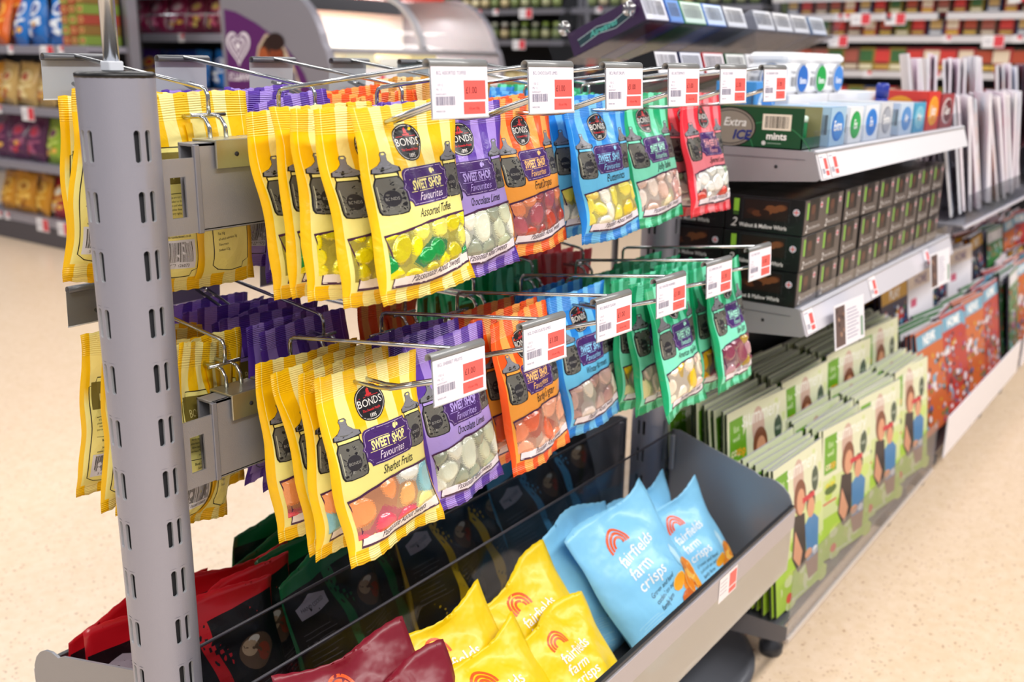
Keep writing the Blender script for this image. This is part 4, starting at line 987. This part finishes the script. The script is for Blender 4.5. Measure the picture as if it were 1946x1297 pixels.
# ------------------------------------------------------------------ acrylic gum dispenser on top
root = empty('gum_dispenser', (GX0+.008, .80, -.098), label='clear acrylic two-tier gum dispenser standing above the dividing panel', cat='dispenser')
DL = .90
P = [(.205, .085), (.222, .125), (.19, .20), (.15, .262), (.02, .262), (.012, .205), (.035, .165), (.028, .125), (.06, .10), (.0, .085), (-.004, .06), (.03, .02), (.205, .0)]
for x in (0, DL*.5, DL):
    MB().prism([(a, b_) for a, b_ in P], 'x', x-.0015, x+.0015, '#ffffff').build('side_panel', CLEAR, root, label='clear side panel')
def slope(z0, z1, y0, y1, nm='sloping_tray'):
    t = .002; MB().prism([(y0, z1), (y1, z0), (y1, z0+t), (y0, z1+t)], 'x', .002, DL-.002, '#ffffff').build(nm, TRAY, root)
slope(.095, .165, .03, .20); slope(.0, .055, .0, .20)
MB().box(.002, DL-.002, .020, .022, .160, .190, '#ffffff').build('tray_lip', CLEAR, root)
for k, (y, z) in enumerate(((.185, .155), (.06, .185))):
    MB().lathe((0, 0, 0), [(.001, -.006), (.011, -.004), (.013, 0), (.011, .004), (.001, .006)], '#ffffff', 12).build('rosette_knob', clear_mat('crystal%d' % k, (.85, .85, .87), .5, .1), root, loc=(-.008, y, z), rot=(0, R(90), 0), label='clear round knob')
for a_, z_ in ((.05, 0), (DL-.05, 0)):
    MB().cyl((a_, .10, -.45), (a_, .10, .02), .006, '#8a8b92', 10).build('support_leg', PAINT, root)
def gum_box(x, y, z, w, d, h, col, endc, label, tx=None, tcol='#58c4b0', ang=24):
    root = empty('gum_box', (x, y, z), (-R(ang), 0, 0), label=label, cat='gum box', group='gum boxes in the dispenser')
    MB().bbox(0, w, 0, d, 0, h, col, .001).build('carton', attr_mat('gloss_card', .3, 0, .2), root)
    A = Art(); W, Hh = w*1000, h*1000; A.rect(2, 2, W-2, Hh-2, endc, 1); A.bars(6, Hh*.25, W-8, Hh*.85, int(W/1.6), '#3c3c4a', 2, int(x*100))
    A.mb(lambda a, b_, l: (a*.001, -.0003-.0001*l, b_*.001), None).build('end_label', PRINT, root, fixn=False)
    A = Art(); A.rect(2, 2, W-2, d*500, endc, 1); A.bars(6, 6, W*.72, d*400, int(W/2), '#3c3c4a', 2, int(x*77))
    A.mb(lambda a, b_, l: (a*.001, b_*.001, h+.0003+.0001*l), None).build('top_label', PRINT, root, fixn=False)
    if tx:
        A = Art(); D = d*1000; A.line([(D*.12, Hh*.42), (D*.4, Hh*.55), (D*.62, Hh*.42), (D*.82, Hh*.55)], 13, '#dfeee8', 2); A.line([(D*.12, Hh*.42), (D*.4, Hh*.55), (D*.62, Hh*.42), (D*.82, Hh*.55)], 11, '#0f3d44', 3)
        A.text(tx, D*.47, Hh*.40, 15, tcol, 4, shear=.3, bold=.03)
        A.mb(lambda a, b_, l: (-.0003-.0001*l, d-a*.001, b_*.001), None).build('side_print', PRINT, root, fixn=False)
DX = GX0+.013
U = [(0, .082, '#3a1247', '#eceaf4', 'dark purple gum box at the near end of the upper tier', 'Airwaves'), (.088, .05, '#2569c8', '#4f8fe0', 'blue gum box beside the dark purple one', None),
     (.142, .085, '#0a8a44', '#d9efe0', 'green gum box in the upper tier', None), (.232, .08, '#2c77d8', '#d6e6fa', 'blue and white gum box in the upper tier', None), (.32, .09, '#8f9098', '#e8e8ec', 'first pale grey gum box in the upper tier', None),
     (.46, .09, '#9a9aa2', '#e8e8ec', 'second pale grey gum box, past the middle panel', None), (.56, .09, '#9a9aa2', '#efeff2', 'third pale grey gum box in the upper tier', None), (.66, .09, '#a8a8b0', '#efeff2', 'fourth pale grey gum box in the upper tier', None), (.77, .09, '#7f93b0', '#e6ecf6', 'pale blue grey gum box at the far end of the upper tier', None)]
for dx, w_, c, e, lb, tx in U: gum_box(DX+dx, .834, .070, w_, .15, .042, c, e, lb, tx)
Lw = [(0, .082, '#141318', '#f0eef6', 'black gum box at the near end of the lower tier', None), (.09, .082, '#14204e', '#e8e8f4', 'navy gum box in the lower tier', None), (.18, .085, '#c41724', '#f4eaf0', 'red gum box in the lower tier', None),
      (.275, .085, '#1e5a3a', '#eef0ee', 'dark green gum box in the lower tier', None), (.37, .085, '#e8e8ee', '#f4f4f8', 'white gum box in the lower tier', None), (.47, .085, '#1d4f7a', '#eef0f6', 'steel blue gum box in the lower tier', None), (.57, .085, '#12684a', '#f4f4f6', 'teal gum box in the lower tier', None)]
for dx, w_, c, e, lb, tx in Lw: gum_box(DX+dx, .806, -.016, w_, .15, .040, c, e, lb, tx, ang=18)

# ------------------------------------------------------------------ background: wall shelving on the left (runs along y)
def wall_shelving(x, ya, yb, levels, label, depth=.33, zt=.75, back='#1b1b20', up='#8d8c96', rail='#a3a2b0', tickets=None, nb=1):
    root = empty('shelving_bay', (x, (ya+yb)/2, -1.06), label=label, cat='shelving'); L = (yb-ya)/2
    MB().box(depth-.03, depth, -L, L, 0, zt+1.06, back).build('back_panel', PAINT, root)
    for s in (-1, 1): MB().bbox(depth-.09, depth-.03, s*L-.025, s*L+.025, 0, zt+1.06, up, .004).build('upright', PAINT, root)
    MB().bbox(.0, depth-.03, -L+.005, L-.005, 0, .11, '#55545e', .003).build('plinth', PAINT, root)
    rn = random.Random(int(x*10+ya*7))
    for z in levels:
        MB().bbox(.012, depth-.04, -L+.004, L-.004, z+1.06-.03, z+1.06, rail, .002).build('shelf_board', PAINT, root)
        m = MB(); m.prism([(.012, z+1.06+.002), (.0, z+1.06-.002), (.0, z+1.06-.042), (.012, z+1.06-.042)], 'y', -L+.002, L-.002, rail)
        p = m.build('price_rail', PAINT, root)
    for z in (tickets or []):
        for k in range(rn.choice((3, 4))*nb):
            yy = rn.uniform(-L+.05, L-.12); big = rn.random() < .3; w, h = (.13, .075) if big else (.055, .045)
            A = Art(); A.rect(0, 0, w*1000, h*1000, '#ecebf0', 1); A.rect(w*520, h*(450 if not big else 80), w*960, h*950, '#d8404c', 2); A.line([(w*100, h*600), (w*420, h*600)], h*90, '#a5a3b0', 2); A.line([(w*100, h*350), (w*420, h*350)], h*90, '#b5b3bf', 2)
            A.mb(lambda a, b_, l: (-.003-.0003*l, yy+w-a*.001, z+1.06-.0425+b_*.001-(h-.045)), None).build('price_ticket', PRINT, root, fixn=False)
    return root
LA = [.045, -.285, -.595, -.905]
wall_shelving(3.0, 4.90, 6.30, LA, 'grey shelving bay at the far left full of crisp and snack bags', tickets=LA)
LB = [.36, .123, -.175, -.48, -.78]
wall_shelving(3.62, 4.60, 6.4, LB, 'grey shelving bay behind the freezer end, with pink and orange crisp bags', tickets=LB[:3])
MB().tube([(-.002, -.9, 0), (-.002, .9, 0)], .004, '#b9bcc4', 6).build('wire_guard', CHROME, label='thin wire guard along the pink bags', cat='guard rail', loc=(3.62, 5.5, .225))
_sb = {}
def snack_mesh(c1, c2, c3, seed, w, h):
    k = (c1, c2, c3, seed, w, h)
    if k in _sb: return _sb[k]
    S = bag_surface(seed*5+3, w, h, w*.42, .92, h)
    mb = bag_body(S, 'snack_bag', None, nu=14, nv=18, col=c1)
    A = Art(); rn = random.Random(seed); W, Hh = 100, 140
    A.ell(50, 98, 30, 22, c2, 1, 16); A.ell(50, 98, 22, 14, c3, 2, 14)
    for i in range(6): A.ell(rn.uniform(24, 76), rn.uniform(22, 60), 13, 9, rn.choice((c2, c3, '#e9b454')), 1+i*.3, 10)
    A.poly([(14, 60), (86, 74), (86, 66), (14, 50)], c2, 3)
    a = A.mb(lambda x, y, l: (lambda p: (p[0], p[1]-.0008-.0004*l, p[2]))(S(x/100, y/150, -1)), 14)
    _sb[k] = (mb.mesh('snack_bag', GLOSSY), a.mesh('printed_front', PRINT)); return _sb[k]
def snack(c, seed, w, h, loc, label, group, yaw=0, tilt=-8, roll=0):
    me, ar = snack_mesh(*c, seed, w, h)
    rot = Matrix.Rotation(-math.pi/2+R(yaw), 3, 'Z') @ Matrix.Rotation(R(roll), 3, 'Y') @ Matrix.Rotation(R(tilt), 3, 'X')
    o = obj('snack_bag', me, None, loc, rot, label=label, cat='snack bag', group=group); obj('printed_front', ar, o)
PALS = {'orange': ('#d9631a', '#f2b04a', '#a3260f'), 'blue': ('#1f6fc0', '#e8eef6', '#1a3f90'), 'beige': ('#c9a765', '#e8d49a', '#b0402c'), 'red': ('#a81f2c', '#e6b13c', '#e8e2d4'), 'purple': ('#5c2a50', '#a3587a', '#c93a4e'),
        'green': ('#8fb02e', '#c9dc6a', '#7a3f68'), 'amber': ('#cf8f1d', '#efc35a', '#9b5d12'), 'pink': ('#8f1f4c', '#d46a94', '#e9d0d8'), 'violet': ('#4b2a86', '#e0b13c', '#c02436'), 'navy': ('#17327a', '#7fa8de', '#d8e4f4'), 'darkgreen': ('#1c6b4a', '#6ab08c', '#e4e8d8'), 'maroon': ('#6e1834', '#b5506e', '#d8c26a')}
rs = random.Random(21)
def row(x, y0, y1, z, seq, w, h, where, dep=2, step=None):
    """bags side by side from the right (low y) to the left (high y); each depth behind the first sits a little higher"""
    n = 0; y = y0; st = step or w*1.02; i = 0
    while y+st <= y1+.001:
        cn = seq[min(len(seq)-1, int(len(seq)*(y-y0)/(y1-y0)))]
        for d in range(dep):
            snack(PALS[cn], 1+(i+d) % 3, w, h, (x+.075+.10*d, y+w/2+rs.uniform(-.01, .01), z+.006), '%s snack bag %s, %s from right, %s' % (cn, where, ORD[i], 'front' if d == 0 else 'behind'),
                  'snack bags '+where, rs.uniform(-12, 12), -rs.uniform(4, 12), rs.uniform(-5, 5))
        y += st; i += 1
row(3.0, 5.16, 6.2, LA[0], ['blue', 'blue', 'blue', 'orange', 'orange', 'orange'], .20, .29, 'on the first shelf of the far left bay')
row(3.0, 4.95, 6.2, LA[1], ['red', 'beige', 'beige', 'beige', 'amber'], .20, .24, 'on the second shelf of the far left bay')
row(3.0, 4.95, 6.2, LA[2], ['green', 'green', 'green', 'purple', 'purple', 'purple', 'navy'], .19, .25, 'on the third shelf of the far left bay')
row(3.0, 4.95, 6.2, LA[3], ['blue', 'red', 'amber', 'amber', 'amber', 'purple'], .19, .23, 'on the fourth shelf of the far left bay')
row(3.62, 4.66, 6.2, LB[1], ['maroon', 'pink', 'pink', 'darkgreen', 'green', 'red'], .17, .22, 'on the second shelf behind the freezer')
row(3.62, 4.66, 6.2, LB[2], ['blue', 'navy', 'navy', 'violet', 'violet', 'orange', 'orange', 'orange'], .16, .21, 'on the third shelf behind the freezer')
row(3.62, 4.66, 6.2, LB[3], ['navy', 'red', 'maroon'], .17, .22, 'on the fourth shelf behind the freezer', 1)
row(3.62, 4.66, 6.2, LB[0], ['maroon', 'pink', 'darkgreen', 'red'], .17, .24, 'on the first shelf behind the freezer', 1)
for r_ in range(5):
    for k in range(3):
        c = ('#7f9a3a', '#8c6a2c', '#a8402c')[(k+r_) % 3]
        t = empty('snack_box', (3.03, 4.935+.075*k, LA[0]+.003+.052*r_), label='small snack box stacked at the first far left shelf, %s layer, %s from right' % (ORD[r_], ORD[k]), cat='box', group='small snack boxes stacked at the far left')
        MB().bbox(0, .2, 0, .072, 0, .050, c, .002).build('carton', CARD, t)
        A = Art(); A.ell(36, 25, 24, 15, '#d9b070', 1); A.ell(36, 25, 14, 9, '#a03424', 2); A.mb(lambda a, b_, l: (-.0006*l, .072-a*.001, b_*.001), None).build('front_print', PRINT, t, fixn=False)

# ------------------------------------------------------------------ ice cream freezer
fx, fy, fl, fd = 3.40, 3.60, 1.38, .72
fr = empty('freezer', (fx, fy, -1.06), label='grey ice cream chest freezer with purple panels and curved glass top', cat='freezer')
prof = [(0, .12), (0, .80), (-.045, .88), (-.05, 1.03), (-.03, 1.10)]
for i in range(11):
    a = R(168-78*i/10); prof.append((.36+.375*math.cos(a), 1.06+.345*math.sin(a)))
prof += [(.62, 1.405), (fd, 1.39), (fd, .12)]
for nm, x0 in (('near', 0), ('far', fl-.05)):
    p = MB().prism(prof, 'x', x0, x0+.05, '#9d9aa4', False).build('end_frame', PAINT, fr, label='grey moulded end frame')
    if x0 == 0:
        A = Art()
        A.poly([(75, 255), (75, 900), (120, 990), (180, 1060), (240, 1110), (330, 1165), (450, 1225), (600, 1280), (690, 1295), (690, 255)], '#5c1f66', 1)
        hx, hy = 592, 1115
        for r, cc, l in ((1., '#efeaf2', 3), (.80, '#5c1f66', 4), (.62, '#efeaf2', 5), (.44, '#5c1f66', 6), (.26, '#efeaf2', 7)):
            P = []
            for i in range(30):
                t = 2*math.pi*i/30; P.append((hx+r*5.6*16*math.sin(t)**3, hy+r*5.8*(13*math.cos(t)-5*math.cos(2*t)-2*math.cos(3*t)-math.cos(4*t))))
            A.poly(P, cc, l)
        A.text("WALL'S", hx, hy-165, 50, '#efeaf2', 3, bold=.03)
        # photograph of two faces
        B = Art()
        B.poly([(400, 400), (400, 960), (370, 1060), (310, 1120), (240, 1110), (170, 1050), (110, 960), (80, 900), (80, 400)], '#c8b59c', 2)
        B.poly([(390, 400), (390, 950), (360, 1045), (305, 1105), (245, 1095), (180, 1040), (170, 400)], '#3a1d12', 3)
        B.ell(330, 985, 44, 72, '#a8552c', 4); B.ell(235, 1000, 52, 76, '#8a4020', 4); B.ell(240, 1082, 66, 42, '#2a140e', 5); B.poly([(170, 980), (100, 930), (85, 400), (190, 400)], '#7d7480', 4)
        B.ell(345, 960, 22, 9, '#ecd8c8', 6); B.ell(220, 968, 24, 10, '#ecd8c8', 6)
        for ex, ey in ((350, 1000), (315, 1004), (250, 1018), (212, 1018)): B.ell(ex, ey, 7, 4, '#1c0f0c', 7, 10)
        A.add(B, 75, 55, 1, 0)
        A.rect(80, 255, 650, 410, '#5c1f66', 8)
        A.mb(lambda a, b_, l: (-.001-.0006*l, fd*a/720, b_*.001), None).build('end_graphic', PRINT, p, fixn=False, label='purple end graphic with white heart emblem')
m = MB(); m.bbox(.05, fl-.05, .02, fd, .14, .80, '#4c2154', .004); m.build('cabinet', PAINT, fr)
MB().bbox(.05, fl-.05, -.052, .0, .925, 1.02, '#f4f2f6', .004).build('price_lip', attr_mat('rail_white', .25, 0, .3), fr, label='white price lip along the front')
for k in range(6):
    A = Art(); A.rect(0, 0, 34, 42, '#e8606a', 1); A.rect(-40, 12, -8, 22, '#c9c4d4', 1)
    A.mb(lambda a, b_, l: (.14+.20*k+a*.001, -.0525-.0005*l, .95+b_*.001), None).build('price_mark', PRINT, fr, fixn=False)
MB().prism([(-.02, .80), (-.045, .925), (0, .925), (.05, .80)], 'x', .05, fl-.05, '#5a2462').build('front_panel', PAINT, fr)
A = Art(); A.arc(250, 830, 60, 16, 20, 340, '#cfc0d4', 1); A.arc(250, 830, 26, 12, 20, 340, '#cfc0d4', 1); A.ell(1120, 800, 80, 60, '#7a4a34', 1); A.ell(1060, 790, 50, 50, '#9c6a50', 2)
A.mb(lambda a, b_, l: (a*.001, .0145-.0008*l-.0, b_*.001), None).build('front_graphic', PRINT, fr, fixn=False)
# glass canopy, ribs, white inside
cur = [(a, b_) for a, b_ in prof[4:16]]
for a0, a1 in ((.05, fl*.52), (fl*.52, fl-.05)):
    g = MB(); vs = []; n = len(cur)
    for y, z in cur: vs += [(a0+.015, y+.006, z-.006), (a1-.015, y+.006, z-.006)]
    g.add(vs, [(2*i, 2*i+1, 2*i+3, 2*i+2) for i in range(n-1)], '#ffffff', True); g.build('glass_lid', FGLASS, fr, fixn=False)
MB().tube([(fl*.52, y+.004, z) for y, z in cur], .02, '#a4a2a8', 8).build('lid_rib', PAINT, fr)
MB().bbox(.05, fl-.05, .36, .66, 1.395, 1.425, '#e03a2a', .006).build('top_band', PLASTIC, fr, label='red top band')
MB().tube([(.05, -.028, 1.10), (fl-.05, -.028, 1.10)], .014, '#a4a2a8', 8).build('front_rail', PAINT, fr)
m = MB(); m.box(.05, fl-.05, fd-.03, fd-.02, .80, 1.32, '#fbfaf2'); m.box(.05, fl-.05, .02, fd-.03, .955, .965, '#f6f4ea'); m.build('white_liner', attr_mat('white_plastic', .3), fr, fixn=False)
for i in range(5):
    c = ('#f2efe0', '#ece4c2', '#f4f2ea', '#e9d9a0', '#f0ece4')[i]
    MB().bbox(0, .21, 0, .40, 0, .10+.03*(i % 2), c, .01).build('ice_cream_carton', CARD, loc=(fx+.08+.245*i, fy+.16, -.088), label='pale ice cream carton inside the freezer, %s from the near end' % ORD[i], cat='carton', group='ice cream cartons in the freezer')
l = area('freezer_lamp', (fx+fl/2, fy+.45, H+.245), 1.1, .05, 6, (0, 0, 0), (1, .98, .92))

# ------------------------------------------------------------------ far wall of shelves behind everything (runs along y)
FX = 7.0
LJ = [.42, .175, -.20, -.50]
LR = [.47, .345, .205, -.02, -.25, -.5]
wall_shelving(FX, 4.62, 6.2, LJ, 'far shelving bay of glass jars behind the freezer', tickets=LJ[:2], up='#77767e', rail='#7d7c86', zt=1.0, nb=2)
wall_shelving(FX, 2.95, 4.55, LJ, 'far shelving bay of dark packets behind the gum dispenser', tickets=LJ[:2], up='#9a99a2', rail='#7d7c86', zt=1.0, nb=2)
wall_shelving(FX, -.30, 2.88, LR, 'far shelving bay with pale shelf edges above the white magazines', tickets=LR[:4], up='#6f7d4a', rail='#d8d6da', zt=1.0, nb=3)
_gm = {}
def goods(kind, col, cap, lab):
    k = (kind, col, cap, lab)
    if k in _gm: return _gm[k]
    m = MB()
    if kind == 'jar':
        m.lathe((0, 0, 0), [(.030, 0), (.036, .004), (.037, .09), (.030, .115), (.026, .12)], col, 14); m.lathe((0, 0, .118), [(.029, 0), (.029, .022), (.026, .025)], cap, 14)
        m.lathe((0, 0, .025), [(.0378, 0), (.0378, .055)], lab, 14)
    else:
        m.bbox(-.045, .045, -.055, .055, 0, .13, col, .003); m.box(-.047, -.0452, -.042, .042, .05, .115, lab); m.box(-.047, -.0452, -.042, .042, .012, .035, cap)
    _gm[k] = m.mesh(kind, GLOSSY if kind == 'jar' else CARD); return _gm[k]
def goods_row(y0, y1, z, kind, pal, step, where, rows=1, scale=1.):
    y = y0+step/2; i = 0; ny = int((y1-y0)/step)
    while i < ny:
        col, cap, lab = pal[(i*7//3) % len(pal)] if len(pal) > 3 else pal[i*len(pal)//max(1, ny)]
        for r_ in range(rows):
            o = obj({'jar': 'glass_jar', 'box': 'food_packet'}[kind], goods(kind, col, cap, lab), None, (FX+.10, y, z+.002+(.147 if kind == 'jar' else .132)*scale*r_), (0, 0, rs.uniform(-.1, .1)),
                    label='%s %s, %s from right%s' % ({'jar': 'glass jar', 'box': 'food packet'}[kind], where, ORD[i], (', upper layer' if r_ else ', lower layer') if rows > 1 else ''), cat={'jar': 'jar', 'box': 'packet'}[kind], group={'jar': 'glass jars ', 'box': 'food packets '}[kind]+where)
            o.scale = (scale, scale, scale)
        y += step; i += 1
JP = [('#3a4a24', '#a9c06a', '#8c9a5c'), ('#46301c', '#d8d8d0', '#cbb98a'), ('#33421f', '#8fae4a', '#b4b48a'), ('#4a1c30', '#6a3a58', '#d8cba0'), ('#394a28', '#c2c8b4', '#7c8a50')]
BP = [('#a3262c', '#e8c24a', '#e8d8c0'), ('#7a1f24', '#c9a04a', '#d23a34'), ('#3a2a1c', '#d8b04a', '#b0482c'), ('#2c3f6a', '#d8d8d8', '#c9a86a'), ('#6a4a3a', '#d8c8b0', '#a8584a'), ('#8c7a2a', '#e8e0c0', '#3a6a3a')]
GP = [('#c22a2a', '#f0dcc0', '#f2e6d4'), ('#c9b070', '#7a9a40', '#e8dcb0'), ('#1c8a4a', '#bfe0c0', '#e4efd8')]
goods_row(4.7, 6.1, LJ[1], 'jar', JP, .105, 'on the middle shelf behind the freezer'); goods_row(4.7, 6.1, LJ[0], 'jar', JP, .105, 'on the top shelf behind the freezer')
goods_row(4.7, 5.6, LJ[2], 'box', GP[::-1], .105, 'on the low dark shelf behind the freezer', 1, .9); goods_row(4.7, 6.1, LJ[3], 'box', BP, .12, 'on the lowest visible shelf behind the freezer')
goods_row(3.0, 4.5, LJ[1], 'jar', [JP[1], JP[4], JP[3], JP[0]], .105, 'on the middle shelf behind the dispenser'); goods_row(3.0, 4.5, LJ[0], 'jar', JP, .105, 'on the top shelf behind the dispenser')
goods_row(3.0, 4.5, LJ[2], 'box', BP, .12, 'on the low shelf behind the dispenser', 2, .95)
goods_row(1.1, 2.84, LR[0], 'box', BP, .105, 'on the first pale edged shelf at the right', 1); goods_row(1.1, 2.84, LR[2], 'box', BP[::-1], .105, 'on the third pale edged shelf at the right', 1, .85)
goods_row(1.1, 2.84, LR[1], 'box', BP[2:]+BP[:2], .10, 'on the second pale edged shelf at the right', 1, .75); goods_row(1.1, 2.84, LR[3], 'box', [BP[4], BP[1], BP[2], BP[5], BP[0]], .105, 'on the fourth pale edged shelf at the right', 1, 1.15)
goods_row(1.1, 2.84, LR[4], 'box', BP, .11, 'on the fifth pale edged shelf at the right', 1)
# walls far behind, closing the shop
for nm, a in (('wall_far', (8.3, 8.4, -4, 11, -1.06, 2.4)), ('wall_left', (-3, 8.4, 9.4, 9.5, -1.06, 2.4))): MB().box(*a, '#77757c').build(nm, MATTE, kind='structure')
